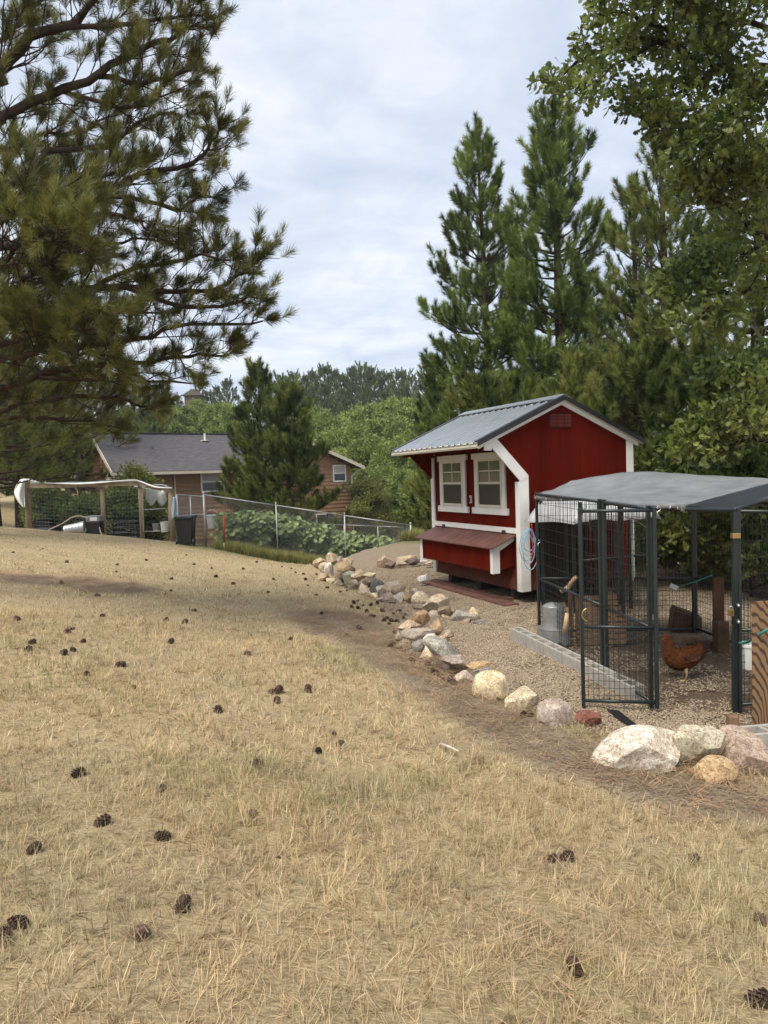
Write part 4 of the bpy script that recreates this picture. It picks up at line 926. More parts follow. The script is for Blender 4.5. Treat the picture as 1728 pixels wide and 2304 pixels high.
# ---- covered run between kennel and coop: posts and silver sheet
rn = thing('covered_run', CP(-.4, .5, -.2), 'low run of black posts under a silver sheet beside the coop gable', 'covered run')
for (a, w) in ((-.25, .22), (-1.35, .12), (-.25, 1.5), (-1.35, 1.45)):
    p = CP(a, w, 0); q = MB(); q.beam((p[0], p[1], gz(p[0], p[1])), (p[0], p[1], 1.12), .05); q.build('post', KMET, rn)
gs = np.zeros((16, 12, 3))
for i in range(16):
    for j in range(12):
        s = i/15; v = j/11; a = -1.45+1.25*s; w = -.02+1.6*v; p = CP(a, w, 0)
        edge = max(0, .16-v)/.16; eb = max(0, .14-s)/.14
        gs[i, j] = (p[0]-.05*edge, p[1], 1.18-.08*abs(v-.45)-.34*max(edge, eb)**.7+.02*math.sin(9*v+5*s)+.012*math.sin(23*v))
q = MB(); q.grid(gs); q.build('silver_sheet', SILV, rn, smooth=True, solid=.005)

gs = np.zeros((14, 40, 3))
for i in range(14):
    for j in range(40):
        p = CP(-.16-.04*math.sin(j*1.3)-.02*math.sin(j*2.9+i*.3), .16+1.0*j/39, 0); gs[i, j] = (p[0], p[1], .92-1.42*i/13)
q = MB(); q.grid(gs); q.build('darkening_curtain', mat('black_darkening_cloth', (.010, .010, .011), .8, .3), rn, smooth=True, solid=.004)  # added black cloth, blacks out the lower gable under the silver sheet
for (a, w) in ((-.45, .55), (-.95, .3), (-.6, 1.0), (-1.3, .8), (-.9, 1.45)):
    p = CP(a, w, 0); q = MB(); q.beam((p[0], p[1], gz(p[0], p[1])), (p[0], p[1], 1.08), .045); q.build('post', KMET, rn)
for z in (.25, .85):
    q = MB(); q.tube([CP(-1.35, .12, z+.37), CP(-1.35, 1.45, z+.37)], .018, 8); q.build('rail', KMET, rn, smooth=True)
# ================================================================== STONES
STONE = None
def stone_mat():
    m = bpy.data.materials.new('field_stone'); m.use_nodes = True; t = m.node_tree; L = t.links.new; b = t.nodes['Principled BSDF']
    b.inputs['Roughness'].default_value = .88; b.inputs['Specular IOR Level'].default_value = .2
    co = nd(t, 'ShaderNodeTexCoord'); oi = nd(t, 'ShaderNodeObjectInfo')
    ad = nd(t, 'ShaderNodeVectorMath', operation='MULTIPLY_ADD'); L(oi.outputs['Random'], ad.inputs[0]); ad.inputs[1].default_value = (37, 21, 11); L(co.outputs['Object'], ad.inputs[2])
    def nz(s, d=7, r=.65, dist=0):
        n = nd(t, 'ShaderNodeTexNoise'); n.inputs['Scale'].default_value = s; n.inputs['Detail'].default_value = d; n.inputs['Roughness'].default_value = r; n.inputs['Distortion'].default_value = dist
        L(ad.outputs[0], n.inputs['Vector']); return n.outputs[0]
    def rp(v, p0, c0, p1, c1):
        r = nd(t, 'ShaderNodeValToRGB'); r.color_ramp.elements[0].position = p0; r.color_ramp.elements[0].color = (*c0, 1); r.color_ramp.elements[1].position = p1; r.color_ramp.elements[1].color = (*c1, 1); L(v, r.inputs[0]); return r.outputs[0]
    def mul(a, c, f=1):
        q = nd(t, 'ShaderNodeMixRGB', blend_type='MULTIPLY'); q.inputs[0].default_value = f; L(a, q.inputs[1]); L(c, q.inputs[2]); return q.outputs[0]
    c = mul(oi.outputs['Color'], rp(nz(5, 6, .6, .4), .32, (.74, .71, .68), .66, (1.2, 1.18, 1.14)))
    c = mul(c, rp(nz(60, 5, .75), .36, (.42, .40, .38), .53, (1.12, 1.12, 1.12)))
    c = mul(c, rp(nz(11, 8, .7, 1.6), .47, (.55, .45, .36), .53, (1.0, 1.0, 1.0)), .55)
    L(c, b.inputs['Base Color'])
    bp = nd(t, 'ShaderNodeBump'); bp.inputs['Strength'].default_value = .85; bp.inputs['Distance'].default_value = .012; L(nz(26, 8, .7), bp.inputs['Height']); L(bp.outputs[0], b.inputs['Normal'])
    return m
STONE = stone_mat()
def rock(px, py, w, h, Y, col, label, cuts=7, seed=0, roll=0, rough=.13, ang=.6, name='stone', depth=.85, groove=False, lens=False, group='stones of the border'):
    c = at(px, py, Y); k = Y/FPX; hx, hzz = w*k/2*1.17, h*k/2*1.17; hy = depth*(.55*hx+.45*hzz)
    bm = bmesh.new(); bmesh.ops.create_icosphere(bm, subdivisions=5 if w*h > 5000 else 4, radius=1.0)
    r_ = np.random.default_rng(seed*7+int(px)); off = Vector(r_.uniform(-50, 50, 3)); V = np.array([v.co for v in bm.verts])
    for _ in range(cuts+5):
        n_ = unit(r_.normal(size=3)); d_ = r_.uniform(.52, .86)-ang*.1; e_ = V@n_-d_; V = V-np.where(e_ > 0, e_, 0)[:, None]*n_*(.985 if ang else .95)
    nv = np.array([mnoise.fractal(Vector(v*1.3)+off, .9, 2.1, 4) for v in V]); nb_ = np.array([mnoise.noise(Vector(v*.8)-off) for v in V])
    V = V*(1+rough*(.35 if ang else .5)*nv+.10*nb_)[:, None]
    if groove: V *= (1-.30*np.exp(-((V[:, 0]-.12+.15*V[:, 2])/.13)**2)*(V[:, 1] < .3))[:, None]
    if lens: V[:, 2] *= 1-.42*np.clip(np.abs(V[:, 0]), 0, 1)**2.2; V[:, 1] *= 1-.4*np.clip(np.abs(V[:, 0]), 0, 1)**2
    V /= np.abs(V).max(0)
    V = V*np.array([hx, hy, hzz]); a = rad(roll); R2 = np.array([[math.cos(a), 0, math.sin(a)], [0, 1, 0], [-math.sin(a), 0, math.cos(a)]]); V = V@R2
    for v, q in zip(bm.verts, V): v.co = q
    me = bpy.data.meshes.new(name); bm.to_mesh(me); bm.free(); me.materials.append(STONE); me.polygons.foreach_set('use_smooth', [True]*len(me.polygons)); me.set_sharp_from_angle(angle=rad(24))
    o = bpy.data.objects.new(name, me); COL.objects.link(o); o.location = c; cc = np.array(col); gy_ = cc.mean(); o.color = (*(cc*.86+gy_*np.array([1.08, 1.0, .88])*.14+.015), 1); meta(o, label, 'stone', group); return o
def YB(px): return float(np.interp(px, [700, 780, 845, 900, 960, 1040, 1100], [16.6, 15.2, 13.8, 12.6, 11.5, 10.75, 10.4]))
def YF(px): return float(np.interp(px, [890, 930, 1000, 1050, 1100, 1168, 1241], [9.3, 8.7, 7.9, 7.05, 6.55, 6.2, 5.8]))
TAN, CRM, GRY, BRN, PNK, OCH, DRK, WHT, SLT, MAU = (.50, .40, .27), (.62, .53, .37), (.38, .345, .295), (.27, .21, .155), (.47, .385, .30), (.44, .33, .19), (.17, .145, .125), (.68, .65, .60), (.115, .115, .125), (.38, .30, .265)
RK = [ # px, py, w, h, line, dY, colour, label, options
 (720, 1267, 34, 24, 'B', .25, TAN, 'leftmost tan boulder of the far stone pile', {}),
 (749, 1254, 28, 24, 'B', .45, CRM, 'pale buff boulder crowning the far stone pile', dict(ang=1)),
 (766, 1259, 14, 16, 'B', .55, GRY, 'small grey stone behind the crown of the far pile', {}),
 (782, 1264, 24, 18, 'B', .65, TAN, 'tan stone at the right back of the far pile', {}),
 (743, 1266, 16, 12, 'B', .3, GRY, 'small grey stone wedged in the middle of the far pile', {}),
 (729, 1275, 22, 28, 'B', .1, CRM, 'upright cream stone second from left in the far pile', {}),
 (742, 1284, 24, 32, 'B', -.05, WHT, 'whitish hollowed stone at the front of the far pile', {}),
 (775, 1279, 42, 29, 'B', .15, (.55, .42, .26), 'large round orange-tan boulder of the far pile', dict(cuts=5)),
 (763, 1301, 22, 24, 'B', .1, BRN, 'grey-brown stone under the large round boulder', {}),
 (783, 1301, 26, 28, 'B', .1, (.30, .34, .28), 'greenish grey stone right of the far pile', dict(cuts=9)),
 (806, 1294, 30, 22, 'B', .25, TAN, 'rounded tan stone next to the greenish grey stone', dict(cuts=5)),
 (831, 1294, 26, 13, 'B', .7, CRM, 'pale flat stone on the gravel edge behind the wall', {}),
 (796, 1314, 26, 18, 'B', -.1, (.45, .40, .32), 'small oval stone below the rounded tan stone', dict(cuts=4)),
 (825, 1309, 28, 19, 'B', .2, BRN, 'flat brown stone left on top of the slate', {}),
 (844, 1321, 40, 44, 'B', .15, SLT, 'dark blue-grey slate block in the far wall', dict(cuts=12, ang=1)),
 (818, 1324, 22, 24, 'B', 0, PNK, 'pale orange stone beneath the flat brown stone', {}),
 (857, 1329, 20, 26, 'B', 0, GRY, 'narrow grey stone right beside the dark slate', {}),
 (884, 1320, 40, 32, 'B', .35, (.42, .36, .30), 'taupe rounded boulder on top of the wall past the slate', dict(cuts=5)),
 (900, 1328, 34, 24, 'B', .15, BRN, 'brown flat stone beside the taupe boulder', {}),
 (876, 1346, 26, 24, 'B', 0, MAU, 'mauve grey stone in the lower course below taupe boulder', {}),
 (901, 1351, 28, 34, 'B', 0, (.44, .42, .39), 'grey stone with white streak in the lower course', {}),
 (917, 1338, 18, 36, 'B', .05, (.54, .43, .24), 'upright yellow-tan slab in the wall', dict(cuts=9)),
 (932, 1336, 26, 24, 'B', .3, GRY, 'grey stone behind the upright yellow slab', {}),
 (945, 1347, 36, 30, 'B', .15, (.68, .58, .40), 'smooth cream potato-shaped stone on the wall', dict(cuts=3, rough=.05)),
 (922, 1367, 17, 26, 'B', -.1, GRY, 'slim grey slab standing under the cream stone', dict(cuts=9)),
 (941, 1369, 36, 19, 'B', -.05, BRN, 'dark brown flat stone beneath the cream stone', {}),
 (985, 1359, 64, 36, 'B', .2, (.60, .50, .38), 'large pale angular block with a notch on the wall', dict(cuts=12, ang=1, roll=10)),
 (1001, 1371, 30, 27, 'B', -.05, (.38, .29, .20), 'brown block in front of the large pale angular block', dict(cuts=10, ang=1)),
 (979, 1387, 32, 30, 'B', -.1, (.47, .41, .33), 'grey-cream stone under the large angular block', {}),
 (1003, 1392, 24, 18, 'B', -.1, TAN, 'small tan stone left of the mottled grey boulder', {}),
 (1017, 1378, 22, 15, 'B', .2, (.42, .32, .22), 'small brown-tan stone above the mottled grey boulder', {}),
 (1038, 1393, 47, 45, 'B', 0, (.38, .37, .33), 'mottled grey egg-shaped boulder near the wall end', dict(cuts=5, roll=25)),
 (1060, 1388, 31, 38, 'B', .2, (.64, .54, .36), 'rounded cream boulder behind the mottled grey one', dict(cuts=4)),
 (1028, 1416, 66, 30, 'B', -.25, (.36, .28, .21), 'long brown slab under the mottled grey boulder', dict(cuts=10, ang=1, roll=14)),
 (1089, 1414, 42, 36, 'B', .0, (.23, .20, .175), 'dark brown boulder at the inner end of the wall', dict(cuts=6)),
 (1074, 1425, 31, 36, 'B', -.2, (.56, .47, .26), 'yellowish stone with a rusty hole at the wall end', dict(cuts=6, roll=15)),
 (946, 1392, 45, 35, 'F', .35, (.43, .29, .17), 'rust-brown boulder in the front run of stones', dict(cuts=7)),
 (985, 1411, 38, 33, 'F', .75, OCH, 'ochre boulder right of the rust-brown boulder', dict(cuts=7)),
 (926, 1408, 58, 27, 'F', .1, (.56, .44, .34), 'pinkish tan wedge on top of the front run', dict(cuts=10, ang=1)),
 (941, 1428, 70, 26, 'F', .05, (.40, .35, .30), 'long flat grey-brown stone under the pinkish wedge', dict(cuts=7, roll=-4)),
 (997, 1436, 26, 20, 'F', .7, TAN, 'small tan stone right of the speckled white stone', {}),
 (1012, 1428, 20, 20, 'F', .9, (.50, .42, .34), 'little striped stone below the ochre boulder', {}),
 (974, 1444, 40, 34, 'F', .3, (.66, .65, .61), 'white black-speckled round stone', dict(cuts=4)),
 (943, 1452, 32, 32, 'F', .05, (.26, .25, .23), 'dark grey rounded stone left of the speckled white one', dict(cuts=5)),
 (914, 1456, 38, 40, 'F', -.05, (.40, .33, .23), 'tan-brown stone at the left foot of the front run', {}),
 (896, 1434, 18, 26, 'F', .05, (.44, .38, .28), 'small tan stone at the left end of the front run', {}),
 (1003, 1464, 98, 36, 'F', .0, (.40, .40, .35), 'long smooth grey-green club-shaped stone lying aslant', dict(cuts=4, roll=-33, rough=.05)),
 (961, 1474, 30, 36, 'F', -.05, (.60, .51, .36), 'cream stone under the lower end of the club-shaped stone', {}),
 (1026, 1488, 57, 37, 'F', .1, (.37, .30, .265), 'mauve-pink angular stone right of the club-shaped stone', dict(cuts=11, ang=1)),
 (1001, 1497, 22, 24, 'F', -.1, (.34, .30, .27), 'small grey-brown stone below the mauve-pink stone', {}),
 (1077, 1499, 50, 24, 'F', .65, (.54, .37, .18), 'orange-yellow slab on the gravel side of the border', dict(cuts=10, ang=1, roll=-6)),
 (1046, 1527, 46, 49, 'F', .0, (.60, .50, .43), 'pinkish white craggy stone', dict(cuts=9, rough=.16)),
 (1090, 1519, 47, 38, 'F', .35, (.28, .275, .265), 'dark banded grey-white stone beside the craggy stone', dict(cuts=6, roll=-20)),
 (1103, 1547, 74, 62, 'F', .0, (.60, .50, .32), 'big cream stone with a deep groove', dict(cuts=5, groove=True, roll=18)),
 (1168, 1576, 78, 55, 'F', .0, (.62, .54, .38), 'flat-topped pale yellow stone left of the last mauve stone', dict(cuts=8, roll=18)),
 (1241, 1609, 78, 63, 'F', .0, (.44, .37, .33), 'rounded mauve-grey stone ending the long row', dict(cuts=6, roll=14))]
for k, (px, py, w, h, ln, dY, col, lab, op) in enumerate(RK):
    rock(px, py, w, h, (YB if ln == 'B' else YF)(px)+dY, np.array(col), lab, seed=k, **op)
rf = np.random.default_rng(12)
for k in range(18):
    px = 728+k*17.5+rf.normal(0, 3); py = float(np.interp(px, [700, 780, 845, 900, 960, 1040], [1290, 1323, 1346, 1367, 1396, 1424]))-3
    rock(px, py, rf.uniform(20, 32), rf.uniform(15, 22), YB(px)-.12, np.array([TAN, CRM, GRY, BRN, PNK, (.46, .40, .32)][k % 6]), 'low stone at the foot of the far wall, %s from the left' % ORD[k], seed=300+k, cuts=9, ang=1)
for k in range(8):
    px = 905+k*19+rf.normal(0, 3); py = float(np.interp(px, [890, 930, 1000, 1050], [1452, 1475, 1515, 1552]))-4
    rock(px, py, rf.uniform(24, 36), rf.uniform(17, 24), YF(px)-.06, np.array([TAN, GRY, BRN, (.46, .40, .32)][k % 4]), 'low stone at the foot of the front run, %s from the left' % ORD[k], seed=340+k, cuts=9, ang=1)
for k, (px, py, w, h, Y, col, lab, op) in enumerate((
 (1331, 1617, 60, 34, 6.15, (.24, .085, .06), 'red sandstone piece beside the gate foot', dict(cuts=11, ang=1, roll=-6)),
 (1437, 1695, 202, 104, 4.98, (.66, .61, .53), 'largest whitish boulder lying in front of the kennel', dict(cuts=-2, roll=14, rough=.16, ang=0, lens=True)),
 (1571, 1676, 110, 72, 5.02, (.50, .46, .34), 'blocky greenish-buff boulder right of the largest boulder', dict(cuts=13, ang=1, depth=.9)),
 (1592, 1739, 112, 66, 4.86, (.48, .34, .18), 'orange-tan boulder under the blocky buff boulder', dict(cuts=7, roll=8)),
 (1672, 1700, 96, 118, 5.05, (.46, .36, .29), 'pinkish pitted boulder at the lower right', dict(cuts=6, rough=.13, roll=20)),
 (866, 1264, 40, 30, 17.3, (.45, .34, .26), 'squat reddish boulder on the far gravel edge', dict(cuts=8)),
 (879, 1271, 24, 18, 17.0, BRN, 'brown stone touching the squat reddish boulder', {}),
 (913, 1257, 46, 20, 17.6, TAN, 'long tan stone on the far gravel edge', dict(cuts=6)),
 (930, 1264, 26, 16, 17.2, DRK, 'dark brown stone on the far gravel edge', {}),
 (903, 1268, 22, 13, 17.2, PNK, 'small pink stone on the far gravel edge', {}),
 (951, 1265, 22, 9, 17.4, WHT, 'small white stone beside the coop far corner', {}),
 (968, 1267, 20, 11, 17.0, PNK, 'small pink stone beside the coop far corner', {}),
 (955, 1302, 28, 17, 14.2, (.72, .72, .72), 'white quartz stone at the end of the long board', dict(cuts=9)))):
    rock(px, py, w, h, Y, np.array(col), lab, seed=100+k, **op)
# concrete blocks
CONC = mat('concrete_block', (.36, .335, .295), .95, .16, 14.0, bump=.5, bscale=90)
def block(c, d, L, Wd, Hh, label):
    d = unit(d); s = np.cross(UZ, d); t = thing('concrete_block', tuple(c), label, 'concrete block', 'hollow concrete blocks'); q = MB(); c = np.array(c, float)
    th = .032
    for sg in (-1, 1): q.box(c+s*sg*(Wd/2-th/2), (L, th, Hh), (d, s, UZ))
    for x in (-L/2+th/2, 0, L/2-th/2): q.box(c+d*x, (th, Wd-2*th-.002, Hh-.004), (d, s, UZ))
    q.build('shell', CONC, t, bevel=.004); q = MB(); q.box(c-UZ*.03, (L-.07, Wd-.07, Hh-.05), (d, s, UZ)); q.build('fill', PEB, t)
a = at(1160, 1452, 9.35); bb = at(1436, 1572, 6.95); a[2] = gz(*a[:2])+.075; bb[2] = gz(*bb[:2])+.055
dv = bb-a; dv[2] = 0; n = 6; Lb = np.linalg.norm(bb-a)/n
for k in range(n):
    c = a+(bb-a)*(k+.5)/n; block(c, bb-a, Lb-.02, .155, .19, 'grey hollow block edging the kennel, %s from the coop' % ORD[k])
c = at(1722, 1668, 5.55); block(c, (1, .15, 0), .40, .2, .2, 'grey concrete block at the lower right picture edge')

# ================================================================== PINE CONES
CONE = mat('pine_cone_scales', (.085, .052, .037), .85, .6, 40.0, rnd=.45)
def cone_mesh(seed, n=74):
    r_ = np.random.default_rng(seed); q = MB(); q.lathe((0, 0, 0), [(.003, -.036), (.010, -.028), (.012, -.01), (.010, .015), (.005, .034), (.001, .040)], 8)
    for k in range(n):
        z = -.036+.078*k/n; a = k*2.39996; R = .034*math.sin(math.pi*min(.97, .16+.80*(k/n)))**.6
        d = np.array([math.cos(a), math.sin(a), .55+.5*k/n]); d /= np.linalg.norm(d); s = np.array([-math.sin(a), math.cos(a), 0]); p = np.array([math.cos(a)*R*.2, math.sin(a)*R*.2, z-.004]); l = (R*.95+.005)*r_.uniform(.85, 1.12); w = .0072
        nn = np.cross(d, s); e = p+d*l
        q.add([p-s*w*.4, p+s*w*.4, e+s*w, e-s*w, e+nn*.006, p+nn*.003], [(0, 1, 2, 3), (3, 2, 4), (0, 3, 4, 5), (1, 5, 4, 2)])
    return q
CM = [cone_mesh(1).mesh('pine_cone'), cone_mesh(2, 58).mesh('pine_cone')]
for m_ in CM: m_.materials.append(CONE)
NEARC = [((1295, 2192), 'large upright pine cone at the bottom right of the lawn', 1.05), ((318, 2108), 'large pine cone at the lower left of the lawn', 1.15), ((411, 2045), 'pine cone standing upright above the large lower left one', 1.0),
 ((36, 2085), 'half sunken pine cone at the lower left picture edge', 1.0), ((2, 2112), 'pine cone cut by the left picture edge near the bottom', .9), ((74, 1917), 'pine cone sunk in grass at left, above the edge cones', .9),
 ((363, 1885), 'pine cone lying sideways left of centre in the near grass', 1.0), ((234, 1851), 'open pine cone left of the sideways cone', 1.1), ((572, 1840), 'dark pine cone in the near grass below the middle of the lawn', .95), ((363, 1778), 'pine cone lying sideways farther up the left lawn', .85),
 ((1273, 1932), 'black pine cone in the near grass right of centre', 1.0), ((1241, 1936), 'broken dark pine cone touching the black cone', .75), ((1561, 1935), 'reddish pine cone in the near grass at right', 1.0), ((1713, 2074), 'pine cone near the right picture edge', 1.05), ((1712, 2262), 'large dark pine cone in the bottom right corner', 1.25),
 ((179, 1741), 'big pine cone alone at the left middle of the lawn', 1.15), ((580, 1722), 'big round pine cone at the centre left of the lawn', 1.1), ((765, 1676), 'largest pine cone of the three near the pale grass patch', 1.05), ((719, 1692), 'left pine cone of the three near the pale grass patch', .8), ((754, 1651), 'smallest pine cone of the three near the pale grass patch', .6)]
ZONES = [('pine cone on the middle lawn, %s from the left', [(71, 1446), (62, 1462), (141, 1471), (164, 1462), (188, 1442), (196, 1516), (270, 1497), (384, 1444), (302, 1548), (559, 1471), (614, 1557), (625, 1557), (624, 1578), (491, 1599), (693, 1554), (655, 1436), (165, 1413), (151, 1421), (232, 1384), (372, 1394)]),
 ('small pine cone on the far left lawn, %s from the left', [(139, 1310), (221, 1339), (438, 1372), (415, 1400), (385, 1327), (485, 1295), (524, 1311), (548, 1278), (476, 1276), (437, 1267), (385, 1300), (264, 1268), (262, 1284), (38, 1392), (150, 1262), (330, 1258), (96, 1232), (30, 1240), (420, 1246)]),
 ('pine cone near the far end of the stone border, %s from the left', [(615, 1301), (635, 1272), (655, 1276), (665, 1286), (684, 1289), (688, 1302), (693, 1314), (713, 1290), (737, 1320), (712, 1336), (766, 1329), (780, 1326), (723, 1379), (604, 1330), (577, 1262), (560, 1247)]),
 ('pine cone gathered below the slate in the stone border, %s from the left', [(797, 1355), (791, 1364), (817, 1360), (807, 1367), (805, 1350), (834, 1360), (849, 1356), (825, 1374), (840, 1385), (834, 1383), (861, 1373), (885, 1379), (863, 1394), (877, 1402), (880, 1395), (892, 1396), (810, 1412), (897, 1375), (912, 1381), (908, 1388), (870, 1389)]),
 ('pine cone lodged at the foot of the front stones, %s from the left', [(926, 1484), (883, 1444), (887, 1422), (880, 1452), (968, 1504), (975, 1513), (990, 1522), (1000, 1528), (1009, 1534), (1015, 1526), (1022, 1537), (984, 1511), (960, 1497), (1176, 1610), (1194, 1609)])]
rg = np.random.default_rng(99); cn = 0
def put_cone(px, py, s, label, group):
    global cn
    p = gnd(px, py+4); o = bpy.data.objects.new('pine_cone', CM[cn % 2]); COL.objects.link(o); cn += 1
    o.location = (p[0], p[1], hz(p[0], p[1])+.015*s); o.rotation_euler = (rg.uniform(.6, 2.4), rg.uniform(-.5, .5), rg.uniform(0, 6.28)); o.scale = (s*.78, s*.78, s*.86); meta(o, label, 'pine cone', group)
for (px, py), lab, s in NEARC: put_cone(px, py, s, lab, 'pine cones in the near grass')
for lab, lst in ZONES:
    for k, (px, py) in enumerate(sorted(lst)): put_cone(px, py, rg.uniform(.75, 1.3), lab % ORD[k], 'pine cones on the lawn')
# a bleached stick in the grass
p = gnd(1010, 1698); t = thing('stick', tuple(p), 'bleached white stick lying in the grass below the stones', 'stick'); q = MB(); q.tube([p+np.array([-.045, .07, .05]), p+np.array([0, 0, .055]), p+np.array([.06, -.06, .045])], (.008, .009, .005), 6); q.build('shaft', mat('bleached_wood', (.55, .52, .47), .8, .2), t, smooth=True)
# ================================================================== INSIDE THE KENNEL
WOOD = mat('weathered_wood', (.20, .125, .075), .85, .4, 5.0, bump=.3, bscale=30, stretch=(1, 1, .25))
WOODB = mat('brown_crate_wood', (.115, .062, .036), .85, .35, 5.0, bump=.25, bscale=30)
GALVD = mat('galvanised_tin', (.36, .37, .37), .42, .25, 7.0, metal=.7)
def on(px, py, z=None):                # ground point inside the picture
    p = gnd(px, py); p[2] = hz(p[0], p[1]); return p
# hen
hp = np.array([3.12, 7.68, hz(3.12, 7.68)])
hen = thing('hen', tuple(hp), 'rust-brown hen with dark tail standing in the kennel', 'hen')
FEA = mat('hen_feathers', (.06, .019, .009), .8, .45, 22.0, bump=.5, bscale=45, stretch=(1, 1, 1.6), col2=(.15, .05, .018), spec=.1)
FED = mat('hen_tail_feathers', (.022, .014, .012), .7, .4, 20.0, bump=.4, bscale=50)
sp = np.array([(.235, 0, .335), (.20, 0, .325), (.14, 0, .285), (.07, 0, .245), (-.01, 0, .225), (-.08, 0, .235), (-.125, 0, .275), (-.145, 0, .335), (-.155, 0, .39), (-.165, 0, .425), (-.185, 0, .445), (-.205, 0, .445)])
rw = np.array([.006, .035, .066, .092, .104, .100, .080, .056, .043, .036, .030, .010]); rh = np.array([.01, .05, .082, .108, .125, .122, .095, .066, .050, .038, .030, .010])
n = 30; S = bez(sp, n); t_ = np.linspace(0, 1, 12); RWi = np.interp(np.linspace(0, 1, n), t_, rw); RHi = np.interp(np.linspace(0, 1, n), t_, rh); T = np.gradient(S, axis=0)
V = []; m = 18
for i in range(n):
    tt = unit(T[i]); up = unit(np.cross(np.cross(tt, [0, 1, 0]), [0, 1, 0])*-1); up = np.array([-tt[2], 0, tt[0]]); up = up if abs(up[2]) > 0 else up
    for j in range(m):
        a = j*2*math.pi/m; rr = 1+.03*math.sin(7*a+i*1.7)+.02*math.sin(i*2.3+j)
        V.append(hp+S[i]+np.array([0, 1, 0])*RWi[i]*math.cos(a)*rr+up*RHi[i]*math.sin(a)*rr)
q = MB(); q.add(V, [(i*m+j, i*m+(j+1) % m, (i+1)*m+(j+1) % m, (i+1)*m+j) for i in range(n-1) for j in range(m)]+[tuple(range(m)), tuple((n-1)*m+j for j in range(m-1, -1, -1))])
q.build('body', FEA, hen, smooth=True)
q = MB(); rf = np.random.default_rng(6)
for i in range(3, n-4):
    for j in range(m):
        if rf.random() < .25: continue
        a = (j+rf.random())*2*math.pi/m; tt = unit(T[i]); up = np.array([-tt[2], 0, tt[0]]); nn = np.array([0, 1, 0])*math.cos(a)*RWi[i]+up*math.sin(a)*RHi[i]; p = hp+S[i]+nn*.99; nn = unit(nn); bk_ = unit(-tt*.0+np.array([tt[0], 0, tt[2]])*-1); bk_ = unit(bk_-nn*np.dot(bk_, nn)); s_f = np.cross(bk_, nn)*.011; l_ = rf.uniform(.028, .046)
        q.add([p-bk_*.004, p+bk_*l_*.5+s_f+nn*.004, p+bk_*l_+nn*.013, p+bk_*l_*.5-s_f+nn*.004], [(0, 1, 2, 3)])
q.build('plumage', FEA, hen)
q = MB()
for k in range(13):
    f = (k-6)/6; d = unit([.75, f*.28, .95-.75*abs(f)-.15*(k % 3)]); s = np.array([0, 1, 0.])*.018+np.array([.006, 0, 0]); p = hp+np.array([.15, f*.035, .29+.02*(1-abs(f))]); l = .17-.04*abs(f)
    q.add([p-s*.6, p+s*.6, p+d*l*.6+s, p+d*l, p+d*l*.6-s], [(0, 1, 2, 3, 4)])
q.build('tail', FED, hen, solid=.004)
for sg in (-1, 1):
    q = MB(); A = np.array([[.12, sg*.085, .30], [.02, sg*.107, .29], [-.05, sg*.102, .28], [.03, sg*.108, .22], [.10, sg*.098, .225], [.17, sg*.07, .275]])
    q.prism(hp+A, np.array([0, sg*.012, 0])); q.build('wing', mat('hen_wing', (.075, .026, .013), .75, .4, 18.0, bump=.5, bscale=50), hen, bevel=.004)
    q = MB(); q.tube([hp+np.array([.0, sg*.045, .14]), hp+np.array([.015, sg*.045, .07]), hp+np.array([.0, sg*.045, .008])], (.028, .011, .009), 8)
    for aa in (-.5, 0, .5, 3.14): q.tube([hp+np.array([0, sg*.045, .008]), hp+np.array([-.055*math.cos(aa)*(.5 if aa > 3 else 1), sg*.045+.05*math.sin(aa), .004])], (.007, .004), 6)
    q.build('leg', mat('hen_leg_skin', (.42, .33, .17), .7, .2), hen, smooth=True)
    q = MB(); q.lathe(hp+np.array([-.185, sg*.028, .45]), [(.001, -.005), (.005, -.003), (.006, 0), (.005, .003), (.001, .005)], 8); q.build('eye', mat('hen_eye', (.02, .012, .008), .15, .1), hen, smooth=True)
q = MB(); q.prism(hp+np.array([[-.205, -.004, .455], [-.195, -.004, .487], [-.185, -.004, .475], [-.178, -.004, .495], [-.168, -.004, .478], [-.158, -.004, .485], [-.155, -.004, .462], [-.18, -.004, .455]]), np.array([0, .008, 0])); CMB = mat('hen_comb', (.30, .022, .018), .6, .2); q.build('comb', CMB, hen)
q = MB(); q.tube([hp+np.array([-.19, 0, .43]), hp+np.array([-.192, 0, .395])], (.012, .008), 8); q.build('wattle', CMB, hen, smooth=True)
q = MB(); q.tube([hp+np.array([-.195, 0, .447]), hp+np.array([-.222, 0, .442]), hp+np.array([-.235, 0, .434])], (.012, .007, .001), 8); q.build('beak', mat('hen_beak', (.22, .15, .07), .5, .2), hen, smooth=True)
# galvanised feeder
p = at(1245, 1385, 9.0); p[2] = hz(p[0], p[1])
t = thing('poultry_feeder', tuple(p), 'galvanised poultry feeder of stacked tin drums inside the kennel', 'feeder')
q = MB(); q.lathe(p, [(.19, .03), (.20, .05), (.20, .22), (.205, .225), (.205, .235), (.19, .235)], 24); q.build('pan', GALVD, t, smooth=False)
q = MB(); q.lathe(p, [(.13, .236), (.13, .50), (.125, .505), (.08, .53), (.02, .545)], 24); q.build('drum', GALVD, t)
